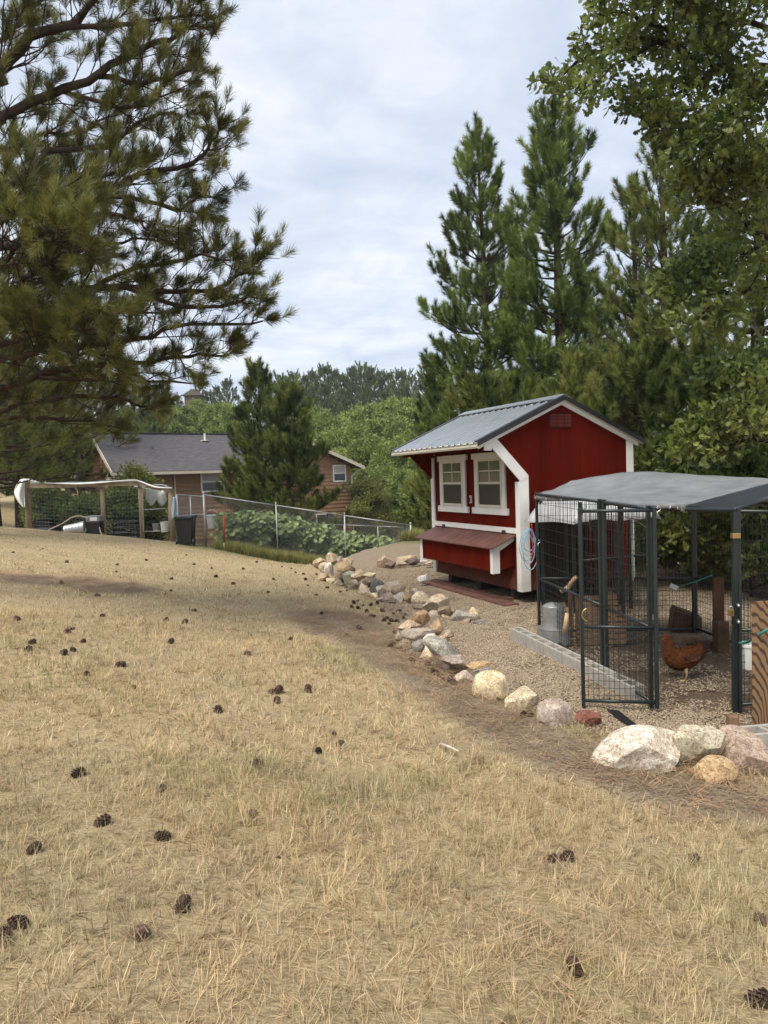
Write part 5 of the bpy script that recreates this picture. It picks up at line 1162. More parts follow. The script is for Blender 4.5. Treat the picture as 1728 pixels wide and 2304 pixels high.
# slatted hutch of old boards
p = at(1345, 1395, 9.25); p[2] = hz(p[0], p[1])
t = thing('slatted_crate', tuple(p), 'old slatted wooden crate with sloping side standing in the kennel', 'crate')
for k in range(9):
    z = .06+k*.07; w = .30-.010*max(0, k-3)*2; q = MB(); q.box(p+np.array([-.02, -.2, z]), (w*2, .02, .052)); q.build('slat', WOOD, t)
    q = MB(); q.box(p+np.array([w-.02+.01, 0, z]), (.02, .38, .052)); q.build('slat', WOOD, t)
for sx in (-.3, .2):
    q = MB(); q.box(p+np.array([sx, .18, .33]), (.04, .04, .66)); q.build('corner_post', WOODB, t)
    q = MB(); q.box(p+np.array([sx, -.17, .33]), (.04, .04, .66)); q.build('corner_post', WOODB, t)
# wooden box leaning, log, timber at the back
p = at(1568, 1392, 9.55); p[2] = hz(p[0], p[1])
t = thing('wooden_box', tuple(p), 'brown wooden box tipped on its corner outside the back wire', 'wooden box')
q = MB(); q.prism([p+np.array(v) for v in ((-.20, .35, .02), (-.16, .35, .30), (-.13, .35, .36), (.22, .35, .22), (.22, .35, -.02))], np.array([.06, .3, .0])); q.build('shell', WOODB, t, bevel=.005)
q = MB(); q.prism([p+np.array(v) for v in ((-.14, .338, .345), (.2, .338, .225), (.2, .338, .20), (-.14, .338, .315))], np.array([0, .011, 0])); q.build('lip', WOOD, t)
p = at(1622, 1440, 8.9); p[2] = hz(p[0], p[1])
t = thing('log_post', tuple(p), 'short square brown timber post standing at the kennel back', 'post'); q = MB(); q.box(p+np.array([0, 0, .19]), (.15, .15, .40)); q.build('trunk', WOODB, t, bevel=.01)
q = MB(); q.box(p+np.array([.03, .12, .45]), (.13, .04, .92)); q.build('back_board', WOODB, t)
p = at(1520, 1412, 9.35); p[2] = hz(p[0], p[1])+.05
t = thing('timber', tuple(p), 'weathered timber lying along the back of the kennel floor', 'timber'); q = MB(); q.beam(p+np.array([-.32, .1, 0]), p+np.array([.28, -.08, 0]), .12, .09); q.build('beam', WOOD, t, bevel=.008)
p = at(1585, 1428, 9.1); p[2] = hz(p[0], p[1])+.04
t = thing('timber', tuple(p), 'short dark brown block beside the weathered timber', 'timber'); q = MB(); q.box(p, (.2, .12, .09)); q.build('beam', WOODB, t, bevel=.008)
# white pole, rope, perch, control box
t = thing('pole', tuple(at(1423, 1304, 8.3)), 'thin white pole hanging in the middle of the kennel', 'pole'); q = MB(); q.tube([at(1421, 1169, 8.3), at(1424, 1306, 8.3)], .011, 8); q.build('shaft', mat('white_plastic', (.66, .66, .64), .5, .08), t, smooth=True)
q = MB(); q.tube([at(1412, 1168, 8.3), at(1421, 1166, 8.3), at(1432, 1172, 8.3), at(1462, 1192, 8.35)], .007, 6); q.build('bracket', STEEL, t, smooth=True)
TEAL = mat('teal_rope', (.035, .20, .17), .7, .2)
t = thing('rope', tuple(at(1515, 1322, 9.2)), 'thin teal rope tied across the kennel back with a white tag', 'rope'); q = MB(); q.tube(bez([at(1516, 1321, 9.2), at(1555, 1312, 9.3), at(1602, 1294, 9.6)], 10), .007, 6); q.build('cord', TEAL, t, smooth=True)
q = MB(); q.beam(at(1508, 1317, 9.2), at(1524, 1324, 9.2), .03, .06); q.build('tag', MATS['white_plastic'], t, bevel=.006)
t = thing('hose', tuple(at(1668, 1446, 6.5)), 'teal hose looped from the entry post over the plywood', 'hose'); q = MB(); q.tube(bez([at(1664, 1447, 6.52), at(1680, 1445, 6.4), at(1700, 1434, 6.1), at(1722, 1419, 6.0), at(1760, 1400, 6.0)], 16), .012, 8); q.build('tube', TEAL, t, smooth=True)
PER = mat('peeled_branch', (.46, .31, .18), .75, .25, 9.0)
t = thing('perch', tuple(at(1265, 1330, 9.0)), 'crooked peeled branch set through the wire as a perch', 'perch'); q = MB(); q.tube(bez([at(1262, 1330, 8.75), at(1278, 1322, 8.7), at(1286, 1310, 8.65), at(1297, 1298, 8.6)], 14), np.linspace(.03, .024, 14)+.004*np.sin(np.arange(14)*1.9), 9); q.build('branch', PER, t, smooth=True)
t = thing('stick', tuple(at(1271, 1420, 8.3)), 'short peeled stick standing on the gravel inside the kennel', 'stick'); q = MB(); q.tube([at(1276, 1380, 8.2), at(1270, 1424, 8.2)], (.022, .030), 9); q.build('shaft', PER, t, smooth=True)
BLK = mat('black_plastic', (.012, .012, .013), .5, .2, spec=.4)
t = thing('control_box', tuple(at(1350, 1180, 8.9)), 'small black box with pale print hung inside the kennel', 'box'); q = MB(); q.box(at(1346, 1180, 8.9), (.21, .06, .12)); q.build('case', BLK, t, bevel=.006)
q = MB()
for i, (px, py) in enumerate(((1353, 1196), (1358, 1196), (1363, 1196), (1354, 1201), (1361, 1202))): q.box(at(px, py, 8.86), (.018, .003, .014))
q.build('print', MATS['white_plastic'], t)
for i, (px, py) in enumerate(((1331, 1171), (1362, 1171), (1362, 1186))): q = MB(); q.lathe(at(px, py, 8.86), [(.001, -.006), (.006, -.004), (.006, .004), (.001, .006)], 8); q.build('screw', STEEL, t)
# blue and red cord hanging from the coop corner
t = thing('cord_coil', tuple(at(1190, 1195, 11.0)), 'coil of light blue cord with a red cord hung at the coop corner', 'cord')
BLU = mat('light_blue_cord', (.24, .40, .55), .6, .15); REDC = mat('red_cord', (.40, .035, .02), .6, .15)
rr_ = np.random.default_rng(4)
for k in range(5):
    cx = 1188+rr_.uniform(-5, 6); h = 92-12*k*rr_.uniform(.6, 1.2); w = rr_.uniform(11, 18); an = np.linspace(0, 2*math.pi, 28)
    q = MB(); q.tube([at(cx+w*math.sin(x)*(.55+.45*math.sin((1-math.cos(x))/2*1.57))+rr_.normal(0, .3), 1190+h*(1-math.cos(x))/2, 11.0+.02*k+.03*math.sin(x)) for x in an], .0065, 6); q.build('cord_loop', BLU if k < 4 else mat('pale_cord', (.5, .55, .6), .6, .1), t, smooth=True)
q = MB(); q.tube(bez([at(1196, 1178, 11.0), at(1199, 1215, 11.05), at(1197, 1250, 11.05), at(1193, 1275, 11.05)], 14), .009, 6); q.build('red_cord', REDC, t, smooth=True)
# plywood, stake, white bucket, black mat
PLY = None
m = bpy.data.materials.new('plywood_grain'); m.use_nodes = True; tr_ = m.node_tree; bs = tr_.nodes['Principled BSDF']; bs.inputs['Roughness'].default_value = .7
co = nd(tr_, 'ShaderNodeTexCoord'); mpn = nd(tr_, 'ShaderNodeMapping'); mpn.inputs['Scale'].default_value = (7, 7, 2.2); tr_.links.new(co.outputs['Object'], mpn.inputs[0])
wv = nd(tr_, 'ShaderNodeTexWave', wave_type='RINGS', rings_direction='Y'); wv.inputs['Scale'].default_value = 1.6; wv.inputs['Distortion'].default_value = 7.0; wv.inputs['Detail'].default_value = 3.0; wv.inputs['Detail Scale'].default_value = .7
tr_.links.new(mpn.outputs[0], wv.inputs['Vector']); rp = nd(tr_, 'ShaderNodeValToRGB'); rp.color_ramp.elements[0].position = .12; rp.color_ramp.elements[0].color = (.055, .028, .014, 1); rp.color_ramp.elements[1].position = .5; rp.color_ramp.elements[1].color = (.23, .135, .07, 1)
tr_.links.new(wv.outputs[0], rp.inputs[0]); tr_.links.new(rp.outputs[0], bs.inputs['Base Color'])
a = at(1692, 1640, 6.05); bt = at(1692, 1354, 6.05)
t = thing('plywood_panel', tuple(a), 'upright plywood board with swirling grain at the right edge', 'plywood'); q = MB(); q.box(((a+bt)/2+np.array([.30, .045, 0])), (.60, .018, bt[2]-a[2]), (unit([1, .15, 0]), unit([-.15, 1, 0]), UZ)); q.build('sheet', m, t, bevel=.003)
c = at(1648, 1632, 6.3); t = thing('stake', tuple(c), 'short rounded wooden stake at the foot of the entry post', 'stake'); q = MB(); q.box(c+np.array([0, 0, -.01]), (.085, .08, .20)); q.build('peg', WOOD, t, bevel=.012)
c = at(1681, 1474, 6.75); t = thing('bucket', tuple(c), 'white plastic bucket behind the kennel wire by the plywood', 'bucket'); q = MB(); q.lathe(c, [(.085, -.12), (.105, .09), (.112, .09), (.112, .11), (.09, .11)], 20); q.build('body', MATS['white_plastic'], t)
p0 = on(1398, 1622); t = thing('rubber_mat', tuple(p0), 'scrap of black rubber sheeting on the gravel by the gate', 'rubber mat'); q = MB()
pts = [on(px, py)+UZ*.022 for px, py in ((1366, 1603), (1392, 1606), (1412, 1622), (1436, 1640), (1412, 1638), (1385, 1620))]; q.prism(pts, UZ*.008); q.build('sheet', BLK, t)

# ================================================================== CHAIN-LINK FENCE AND BIN
ZINC = mat('galvanised_fence', (.34, .35, .35), .5, .15, 6.0, metal=.5)
ZINCW = mat('fence_wire', (.27, .28, .28), .55, .1, 6.0, metal=.4)
FY = 24.6
tops = [at(458, 1113, FY), at(621, 1137, FY), at(775, 1160, FY), at(924, 1182, FY)]
fen = thing('chain_link_fence', (tops[0][0], FY, hz(tops[0][0], FY)), 'galvanised chain-link fence running downhill behind the lawn', 'fence')
def zb(p): return hz(p[0], p[1])-.05
for k, p in enumerate(tops):
    q = MB(); r0 = .038 if k in (0, 3) else .026; q.tube([(p[0], p[1], zb(p)), (p[0], p[1], p[2]+.03)], r0, 10); q.build('post', ZINC, fen, smooth=True)
    q = MB(); q.lathe((p[0], p[1], p[2]+.03), [(r0*1.15, 0), (r0*1.15, .03), (r0*.7, .06), (.004, .075)], 10); q.build('post_cap', ZINC, fen, smooth=True)
for a, b in zip(tops[:-1], tops[1:]): q = MB(); q.tube([a, b], .021, 10); q.build('top_rail', ZINC, fen, smooth=True)
def chain(mb, a, b, za, zb_, cell=.075, r=.0026):
    a = np.asarray(a, float); b = np.asarray(b, float); L = np.linalg.norm((b-a)[:2])
    def P(u, v):
        f = u/L; x = a+(b-a)*f; lo_ = za+(zb_-za)*f; hi = a[2]+(b[2]-a[2])*f; return np.array([x[0], x[1], lo_+(hi-lo_)*v])
    H = max(a[2]-za, b[2]-zb_); n = int(L/cell); hn = H/cell*cell*.62
    for k in range(-int(H/cell)-1, n+int(H/cell)+2):
        for sg in (1, -1):
            u0 = k*cell; u1 = u0+sg*H*.62
            pts = []
            for v in np.linspace(0, 1, 9):
                u = u0+(u1-u0)*v
                if 0 <= u <= L: pts.append(P(u, v))
            if len(pts) > 1: mb.tube([pts[0], pts[-1]], r, 3, False)
q = MB()
for a, b in zip(tops[:-1], tops[1:]): chain(q, a, b, zb(a)+.05, zb(b)+.05)
q.build('wire_mesh', ZINCW, fen, kind='stuff')
# return run of the fence to the garden
rt = [at(398, 1113, 27.2), at(428, 1118, 25.8), tops[0]]
f2 = thing('chain_link_gate', tuple(rt[0]), 'short chain-link section between garden post and fence corner', 'fence')
for p in rt[:2]: q = MB(); q.tube([(p[0], p[1], zb(p)), p+UZ*.02], .026, 8); q.build('post', ZINC, f2, smooth=True)
q = MB(); q.tube([rt[0], rt[2]-UZ*.06], .016, 8); q.build('top_rail', ZINC, f2, smooth=True); q = MB(); q.tube([at(395, 1160, 27.2), at(458, 1157, FY+.05)], .018, 8); q.build('middle_rail', ZINC, f2, smooth=True)
q = MB(); chain(q, rt[0], rt[2]-UZ*.06, zb(rt[0]), zb(rt[2])+.05, cell=.07); q.build('wire_mesh', ZINCW, f2, kind='stuff')
# low second fence in the yard
f3 = thing('yard_fence', tuple(at(700, 1178, 31)), 'low wire fence with grey rails in the yard beyond', 'fence')
pp = [at(700, 1179, 31), at(774, 1181, 31), at(850, 1184, 31), at(922, 1187, 31)]
for p in pp: q = MB(); q.tube([(p[0], p[1], hz(p[0], p[1])-.1), p], .025, 8); q.build('post', ZINC, f3, smooth=True)
for a, b in zip(pp[:-1], pp[1:]): q = MB(); q.tube([a, b], .018, 8); q.build('top_rail', ZINC, f3, smooth=True)
f4 = thing('yard_post', tuple(at(818, 1235, 27.5)), 'stout grey fence post with rail in the vegetable patch', 'post'); a = at(818, 1205, 27.5)
q = MB(); q.tube([(a[0], a[1], hz(a[0], a[1])-.1), a], .05, 10); q.build('shaft', ZINC, f4, smooth=True); q = MB(); q.tube([at(700, 1190, 28), a], .02, 8); q.build('rail', ZINC, f4, smooth=True)
# wheeled bin
c = at(420, 1226, 24.2); c[2] = hz(c[0], 24.2); ztop = at(420, 1160, 24.2)[2]; Hb = ztop-c[2]
t = thing('wheeled_bin', tuple(c), 'black wheeled rubbish bin beside the chain-link fence corner', 'bin'); q = MB()
lo_ = [c+np.array(v) for v in ((-.22, -.22, .04), (.22, -.22, .04), (.22, .24, .04), (-.22, .24, .04))]; hi = [c+np.array((x*1.28, y*1.28, Hb*.9)) for x, y in ((-.22, -.22), (.22, -.22), (.22, .24), (-.22, .24))]
q.add(np.vstack([lo_, hi]), [(3, 2, 1, 0), (4, 5, 6, 7)]+[(i, (i+1) % 4, 4+(i+1) % 4, 4+i) for i in range(4)]); BIN = mat('black_bin_plastic', (.012, .013, .016), .45, .15, spec=.45); q.build('body', BIN, t, bevel=.03)
q = MB(); q.box(c+np.array((0, .0, Hb*.925)), (.62, .64, .05)); q.build('rim', BIN, t, bevel=.015); q = MB(); q.prism([c+np.array(v) for v in ((-.30, -.32, Hb*.945), (.30, -.32, Hb*.945), (.30, .33, Hb*.965), (-.30, .33, Hb*.965))], UZ*.045); q.build('lid', BIN, t, bevel=.015)
for sg in (-1, 1): q = MB(); q.lathe(c+np.array((sg*.27, -.10, .12)), [(.02, -.03), (.12, -.03), (.12, .03), (.02, .03)], 18, (np.array([0, 1, 0]), UZ, np.array([1, 0, 0]))); q.build('wheel', BLK, t)
# marker stake
c = at(504, 1236, 24.3); e_ = at(504, 1160, 24.3); t = thing('marker_stake', tuple(c), 'red fibreglass marker stake with white foot at the fence', 'stake'); q = MB(); q.tube([c, c+(e_-c)*.2], .024, 8); q.build('foot', MATS['white_plastic'], t, smooth=True); q = MB(); q.tube([c+(e_-c)*.2, e_], .028, 8); q.build('shaft', mat('marker_red', (.42, .03, .022), .6, .2), t, smooth=True)
c = at(478, 1188, 25.6); t = thing('bucket', tuple(c), 'white bucket on the fence side near the marker stake', 'bucket'); q = MB(); q.lathe(c, [(.15, 0), (.20, .42), (.215, .42), (.215, .46), (.17, .46)], 20); q.build('body', mat('grey_white_plastic', (.5, .51, .53), .5, .1), t); q = MB(); q.tube([c+np.array([.21*math.cos(x), 0, .44+.2*math.sin(x)]) for x in np.linspace(0, math.pi, 12)], .008, 6); q.build('handle', STEEL, t, smooth=True)

# ================================================================== GARDEN ENCLOSURE
GWOOD = mat('pale_post_wood', (.24, .19, .125), .85, .3, 5.0, bump=.2, stretch=(1, 1, .2))
CLOTH = mat('white_shade_cloth', (.78, .79, .77), .8, .08, 5.0)
tn = CLOTH.node_tree; tl = nd(tn, 'ShaderNodeBsdfTranslucent'); tl.inputs[0].default_value = (.75, .76, .72, 1); mxs = nd(tn, 'ShaderNodeMixShader'); mxs.inputs[0].default_value = .55
tn.links.new(tn.nodes['Principled BSDF'].outputs[0], mxs.inputs[1]); tn.links.new(tl.outputs[0], mxs.inputs[2]); trn = nd(tn, 'ShaderNodeBsdfTransparent'); mx2 = nd(tn, 'ShaderNodeMixShader'); mx2.inputs[0].default_value = .35; tn.links.new(mxs.outputs[0], mx2.inputs[1]); tn.links.new(trn.outputs[0], mx2.inputs[2]); tn.links.new(mx2.outputs[0], tn.nodes['Material Output'].inputs[0])
gar = thing('garden_enclosure', tuple(at(230, 1200, 28)), 'timber-framed garden enclosure roofed with white shade cloth', 'garden enclosure')
def gpost(px, pt, Y, r=.085):
    p = at(px, pt, Y); q = MB(); q.tube([(p[0], Y, hz(p[0], Y)-.2), (p[0]+.01, Y, (p[2]+hz(p[0], Y))/2), p], (r*1.05, r, r*.95), 10); q.build('post', GWOOD, gar, smooth=True); return p
P1 = gpost(60, 1084, 28.0, .12); P3 = gpost(229, 1096, 28.0); P4 = gpost(314, 1086, 28.0); P5 = gpost(384, 1100, 27.6, .11); P2 = gpost(151, 1092, 31.5); gpost(52, 1090, 31.5); gpost(322, 1096, 31.5)
for a, b in ((at(58, 1093, 27.88), at(152, 1092, 27.88)), (at(152, 1092, 27.88), at(316, 1087, 27.88)), (at(316, 1090, 27.88), at(386, 1104, 27.5))): q = MB(); q.beam(a, b, .06, .17); q.build('beam', GWOOD, gar)
fr = bez([at(44, 1080, 27.8), at(64, 1078, 27.8), at(100, 1086, 27.8), at(150, 1087, 27.8), at(210, 1085, 27.8), at(290, 1080, 27.8), at(318, 1083, 27.8), at(350, 1094, 27.6), at(388, 1098, 27.4)], 40)
bk = bez([at(48, 1084, 31.5), at(120, 1088, 31.5), at(220, 1082, 31.5), at(330, 1092, 31.5)], 40); G = np.zeros((40, 12, 3)); rr_ = np.random.default_rng(2)
for j in range(12):
    s = j/11; G[:, j] = fr*(1-s)+bk*s; G[:, j, 2] += -.10*math.sin(math.pi*s)+.03*np.sin(np.linspace(0, 21, 40)+j)
hm = fr.copy(); hm[:, 2] -= .035+.03*np.sin(np.linspace(0, 17, 40)); hm[:, 1] -= .02; q = MB(); q.grid(G); q.build('shade_cloth', CLOTH, gar, smooth=True, solid=.01); HEMM = mat('white_cloth_hem', (.80, .81, .79), .8, .06); q = MB(); q.grid(np.stack([hm, fr], 1)); q.build('cloth_hem', HEMM, gar, smooth=True, solid=.012)
q = MB(); Gc = np.zeros((12, 10, 3))
for i in range(12):
    for j in range(10):
        u = i/11; v = j/9; wv_ = (30-v*6*0)*(1-u*.55); Gc[i, j] = at(56-(1-v)*24*math.sin(math.pi*min(1, .15+u*.8)), 1080+u*62, 27.7+.12*math.sin(7*v+3*u))
q.grid(Gc); q.build('cloth_corner', HEMM, gar, smooth=True, solid=.01)
q = MB(); Gc = np.zeros((10, 14, 3))
for i in range(10):
    for j in range(14): u = i/9; v = j/13; Gc[i, j] = at(328+v*46, 1100+u*(24+14*abs(math.sin(v*6))), 30.5+.12*math.sin(v*14))
q.grid(Gc); q.build('cloth_curtain', CLOTH, gar, smooth=True, solid=.01)
q = MB()
for a, b in ((P1, P3), (P3, P4)):
    za, zb_ = hz(a[0], 28), hz(b[0], 28); nn = int(np.linalg.norm((b-a)[:2])/.11)
    for k in range(nn+1): f = k/nn; x = a+(b-a)*f; q.tube([(x[0], x[1]-.1, za+(zb_-za)*f), (x[0], x[1]-.1, x[2]-.1)], .0018, 3, False)
    for k in range(14): f = k/13; q.tube([(a[0], a[1]-.1, za+(a[2]-.1-za)*f), (b[0], b[1]-.1, zb_+(b[2]-.1-zb_)*f)], .0028, 3, False)
q.build('wire_mesh', ZINCW, gar, kind='stuff')
gt = MB(); gt.tube(bez([at(323, 1198, 27.75), at(322, 1150, 27.75), at(322, 1105, 27.75), at(328, 1094, 27.75), at(350, 1091, 27.72), at(370, 1092, 27.7), at(379, 1102, 27.68), at(380, 1150, 27.68), at(380, 1196, 27.68)], 40), .022, 8); g_ = gt.build('gate', ZINC, gar, smooth=True); q = MB(); q.tube([at(324, 1147, 27.75), at(379, 1144, 27.68)], .016, 6); q.build('gate_rail', ZINC, g_, smooth=True); q = MB(); q.tube([at(324, 1196, 27.75), at(379, 1194, 27.68)], .016, 6); q.build('gate_rail', ZINC, g_, smooth=True)
CORR = mat('black_corrugated_metal', (.020, .022, .028), .4, .2, metal=.3)
for k, (x0, x1, y0, y1, Y, lab) in enumerate(((236, 308, 1166, 1197, 28.9, 'black corrugated raised bed right of the composter'), (158, 198, 1168, 1193, 29.3, 'black corrugated raised bed left of the composter'), (68, 114, 1171, 1190, 29.0, 'black corrugated raised bed at the left of the garden'), (331, 350, 1165, 1193, 29.4, 'black corrugated raised bed behind the garden gate'))):
    a = at(x0, y1, Y); b = at(x1, y1, Y); zt = at(x0, y0, Y)[2]; z0 = min(hz(a[0], Y), hz(b[0], Y))-.02; Wd = b[0]-a[0]; t = thing('raised_bed', (a[0], Y, z0), lab, 'raised bed', 'corrugated raised beds'); q = MB(); zs = np.linspace(z0, zt, 33); of = .022*np.cos(np.linspace(0, 5*2*math.pi, 33)); ring = [(-1, -1), (1, -1), (1, 1), (-1, 1)]
    V = [(a[0]+Wd/2+sx*(Wd/2+of[i]), Y+.5+sy*(.5+of[i]), zs[i]) for i in range(33) for sx, sy in ring]; q.add(V, [(i*4+j, i*4+(j+1) % 4, (i+1)*4+(j+1) % 4, (i+1)*4+j) for i in range(32) for j in range(4)]); q.build('wall', CORR, t); q = MB(); q.box((a[0]+Wd/2, Y+.5, zt-.08), (Wd-.08, .9, .1)); q.build('soil', mat('garden_soil', (.05, .036, .026), .95, .3), t)
for k, (px, pt, Y, R, lab) in enumerate(((92, 1100, 29.6, .75, 'leafy tomato bush at the left end of the garden'), (132, 1112, 30.0, .65, 'leafy vegetable bush second from the left in the garden'), (188, 1122, 29.8, .75, 'lower leafy bush in the middle of the garden'), (252, 1108, 29.6, .65, 'tall leafy bush left of the garden gate post'), (294, 1104, 29.5, .65, 'tall leafy bush touching the garden gate post'), (350, 1148, 29.8, .6, 'yellow-green feathery plant behind the garden gate'))):
    p = at(px, 1180, Y); z0 = hz(p[0], Y); leafy('vegetable_plant', lab, (p[0], Y, z0), at(px, pt, Y)[2]-z0, R, 120+k, VEGC if k < 5 else LIGC, nlobe=12, npts=330 if k < 5 else 90, tscale=1.1 if k < 5 else .6, cat='plant', low=.2, trunk_r=.02, group='vegetables in the garden')
# composter, can on its side, hose
c = at(215, 1199, 27.2); c[2] = hz(c[0], 27.2); t = thing('tumbler_composter', tuple(c), 'black box composter with grey lid on pale tube legs', 'composter'); q = MB(); zt = at(215, 1174, 27.2)[2]; q.box((c[0], 27.2, (zt+c[2]+.08)/2), (.5, .4, zt-c[2]-.08)); q.build('body', BLK, t, bevel=.02); zt2 = at(215, 1160, 27.2)[2]; q = MB(); q.box((c[0], 27.2, (zt+zt2)/2+.005), (.52, .42, zt2-zt-.01)); q.build('lid', mat('grey_plastic', (.20, .21, .23), .5, .1), t, bevel=.02); q = MB(); q.box((c[0]+.03, 26.985, (zt+zt2)/2), (.26, .006, .13)); q.build('sticker', MATS['white_plastic'], t)
for sg in (-1, 1): q = MB(); q.tube(bez([(c[0]+sg*.25, 26.96, c[2]+.62*(zt-c[2])), (c[0]+sg*.27, 26.95, c[2]+.2), (c[0]+sg*.36, 26.93, c[2]-.02)], 8), .02, 8); q.build('leg', mat('pale_tube', (.5, .5, .46), .5, .1), t, smooth=True)
c = at(166, 1190, 26.9); ax = (UZ, np.array([-.25, .97, 0]), np.array([.97, .25, .12])); t = thing('trash_can', tuple(c), 'ribbed silver trash can lying on its side by the garden', 'trash can'); q = MB(); pr = [(.17, -.34)]
for k in range(12): pr += [(.175+.006*(k % 2)+.004*k, -.33+k*.055)]
q.lathe(c, pr+[(.235, .33), (.235, .35), (.2, .35)], 28, ax); q.build('body', mat('bright_tin', (.55, .57, .58), .4, .15, metal=.6), t)
t = thing('hose', tuple(at(108, 1193, 26.8)), 'pale pipe arching from the grass to the composter', 'hose'); q = MB(); q.tube(bez([at(108, 1193, 26.6), at(140, 1178, 26.8), at(165, 1163, 26.9), at(185, 1162, 27.0), at(199, 1167, 27.0)], 24), .022, 8); q.build('tube', mat('pale_hose', (.42, .38, .29), .6, .1), t, smooth=True)
for px, y0, y1, Y, mt_, lab in ((352, 1178, 1196, 28.6, GALVD, 'grey tin bucket behind the garden gate'), (370, 1174, 1197, 28.5, MATS['white_plastic'], 'white lattice bucket behind the garden gate')):
    c = at(px, y1, Y); h = at(px, y0, Y)[2]-c[2]; t = thing('bucket', tuple(c), lab, 'bucket'); q = MB(); q.lathe(c, [(.12, 0), (.15, h*.95), (.165, h*.95), (.165, h), (.13, h)], 18); q.build('body', mt_, t)
c = at(367, 1108, 27.6); t = thing('jug', tuple(c), 'white jug hanging from the garden gate corner', 'jug'); q = MB(); q.lathe(c, [(.06, -.12), (.09, -.08), (.09, .04), (.03, .10), (.03, .13)], 14); q.build('body', MATS['white_plastic'], t, smooth=True)
t = thing('rag', tuple(at(393, 1120, 27.3)), 'pale blue rag hanging from the right garden post', 'rag'); Gc = np.zeros((14, 9, 3))
for i in range(14):
    for j in range(9): u = i/13; v = j/8; Gc[i, j] = at(391+(v-.3)*(8+9*math.sin(math.pi*u*.8)), 1118+u*50, 27.25+.06*math.sin(v*11+u*2))
q = MB(); q.grid(Gc); q.build('cloth', mat('pale_blue_cloth', (.38, .46, .50), .85, .2), t, smooth=True, solid=.01)

# ---- vegetable patch along the fence: squash vines and rank weeds
def big_leaf(seed, n, R, mt):
    r_ = np.random.default_rng(seed); mb = MB()
    for _ in range(n):
        a = r_.uniform(0, 6.283); rr = R*math.sqrt(r_.random()); c = np.array([r_.uniform(0, .5), rr*math.cos(a), rr*math.sin(a)]); w = r_.uniform(.07, .125)
        nrm = unit([1, r_.normal(0, .5), r_.normal(0, .5)]); s = unit(np.cross(nrm, [0, 0, 1.])); t2 = np.cross(nrm, s); m_ = 9
        V = [c-nrm*.03]+[c+(s*math.cos(x)+t2*math.sin(x))*w*(1-.25*abs(math.sin(2.5*x))) for x in np.arange(m_)*6.283/m_]; mb.add(V, [(0, 1+i, 1+(i+1) % m_) for i in range(m_)])
    return proto('squash_leaf_cluster', mb, mt)
LEAF_SQ = leafmat('squash_leaves', (.16, .235, .075), .5, .35, tip=(.38, .46, .20)); SQ = [big_leaf(k, 13, .27, LEAF_SQ) for k in range(3)]
rg = np.random.default_rng(31)
for k, (px, pt, Y) in enumerate(((522, 1166, 25.6), (552, 1158, 26.0), (585, 1161, 25.7), (618, 1160, 26.1), (652, 1163, 25.8), (684, 1172, 26.0), (716, 1182, 25.8), (748, 1190, 26.0), (778, 1198, 25.7), (832, 1206, 26.2), (872, 1214, 26.0))):
    p = at(px, 1200, Y); z0 = hz(p[0], Y); H = at(px, pt+(20 if px > 640 else 10), Y)[2]-z0; t = thing('squash_plant', (p[0], Y, z0), 'broad-leaved squash plant behind the fence, %s from the left' % ORD[k], 'plant', 'squash plants behind the fence'); n = 46
    a = rg.uniform(0, 6.283, n); rr = .38*np.sqrt(rg.random(n)); P = np.stack([p[0]+rr*np.cos(a), Y+rr*np.sin(a), z0+H*(.25+.72*rg.random(n)**.7)], 1); D = np.stack([.5*np.cos(a), .5*np.sin(a)-.25, np.ones(n)], 1); scatter('leaves', P, aim(D, rg), rg.uniform(.6, 1.0, n), SQ, t, seed=k); q = MB()
    for i in range(0, n, 3): q.tube([(p[0], Y, z0), (P[i]+np.array([p[0], Y, z0]))/2+np.array([0, 0, .1]), P[i]], (.012, .01, .006), 4, False)
    q.build('stems', mat('green_stem', (.10, .14, .05), .7, .3), t)
WP = [grass_proto('weed_clump', 70+k, 80, .22, .25, .6, .012, .45, np.array([(.33, .32, .13), (.23, .28, .09), (.55, .46, .25), (.18, .24, .08)]), np.array([.35, .25, .25, .15]), .3) for k in range(3)]
n = 1500; x = rg.uniform(-5.7, 1.2, n); y = 24.25+rg.random(n)**1.3*2.2; P = np.stack([x, y, HT(x, y)], 1)
o = scatter('weeds', P, np.stack([rg.normal(0, .08, n), rg.normal(0, .08, n), rg.uniform(0, 6.28, n)], 1), rg.uniform(.35, .85, n), WP); meta(o, 'rank green and tan weeds along the foot of the fence', 'weeds')

# ================================================================== BROWN HOUSE
HU = np.array([.81, .587, 0]); HU /= np.linalg.norm(HU); HN = np.array([HU[1], -HU[0], 0]); HC = at(795, 1235, 50.0); HCx = np.array([HC[0], HC[1], 0])
def HP(s, r, z): return HCx-HU*s-HN*r+UZ*z          # s: to the left along the front, r: back into the house
SID = mat('brown_lap_siding', (.245, .140, .080), .75, .14, 3.0, rnd=.07); TRIM = mat('beige_house_trim', (.52, .47, .38), .7, .06); HWH = mat('white_window_frame', (.66, .64, .59), .6, .05)
SHG = mat('grey_asphalt_shingles', (.062, .060, .064), .9, .30, 3.2, bump=.4, bscale=18, stretch=(1, 1, 5), col2=(.105, .10, .105)); HGL = mat('house_glass', (.018, .022, .026), .06, .3, 2.0, spec=.6); BLIND = mat('window_blind', (.36, .37, .37), .7, .05); FND = mat('house_foundation', (.26, .255, .245), .9, .12)
house = thing('house', tuple(HP(4, 0, hz(*HP(4, 0, 0)[:2]))), 'brown lap-sided house with dark grey shingle roofs beyond the fence', 'house')
W8, APX, EV = 8.6, 4.22, 2.50; SLR = (APX-EV)/(W8/2); ZB = -3.3
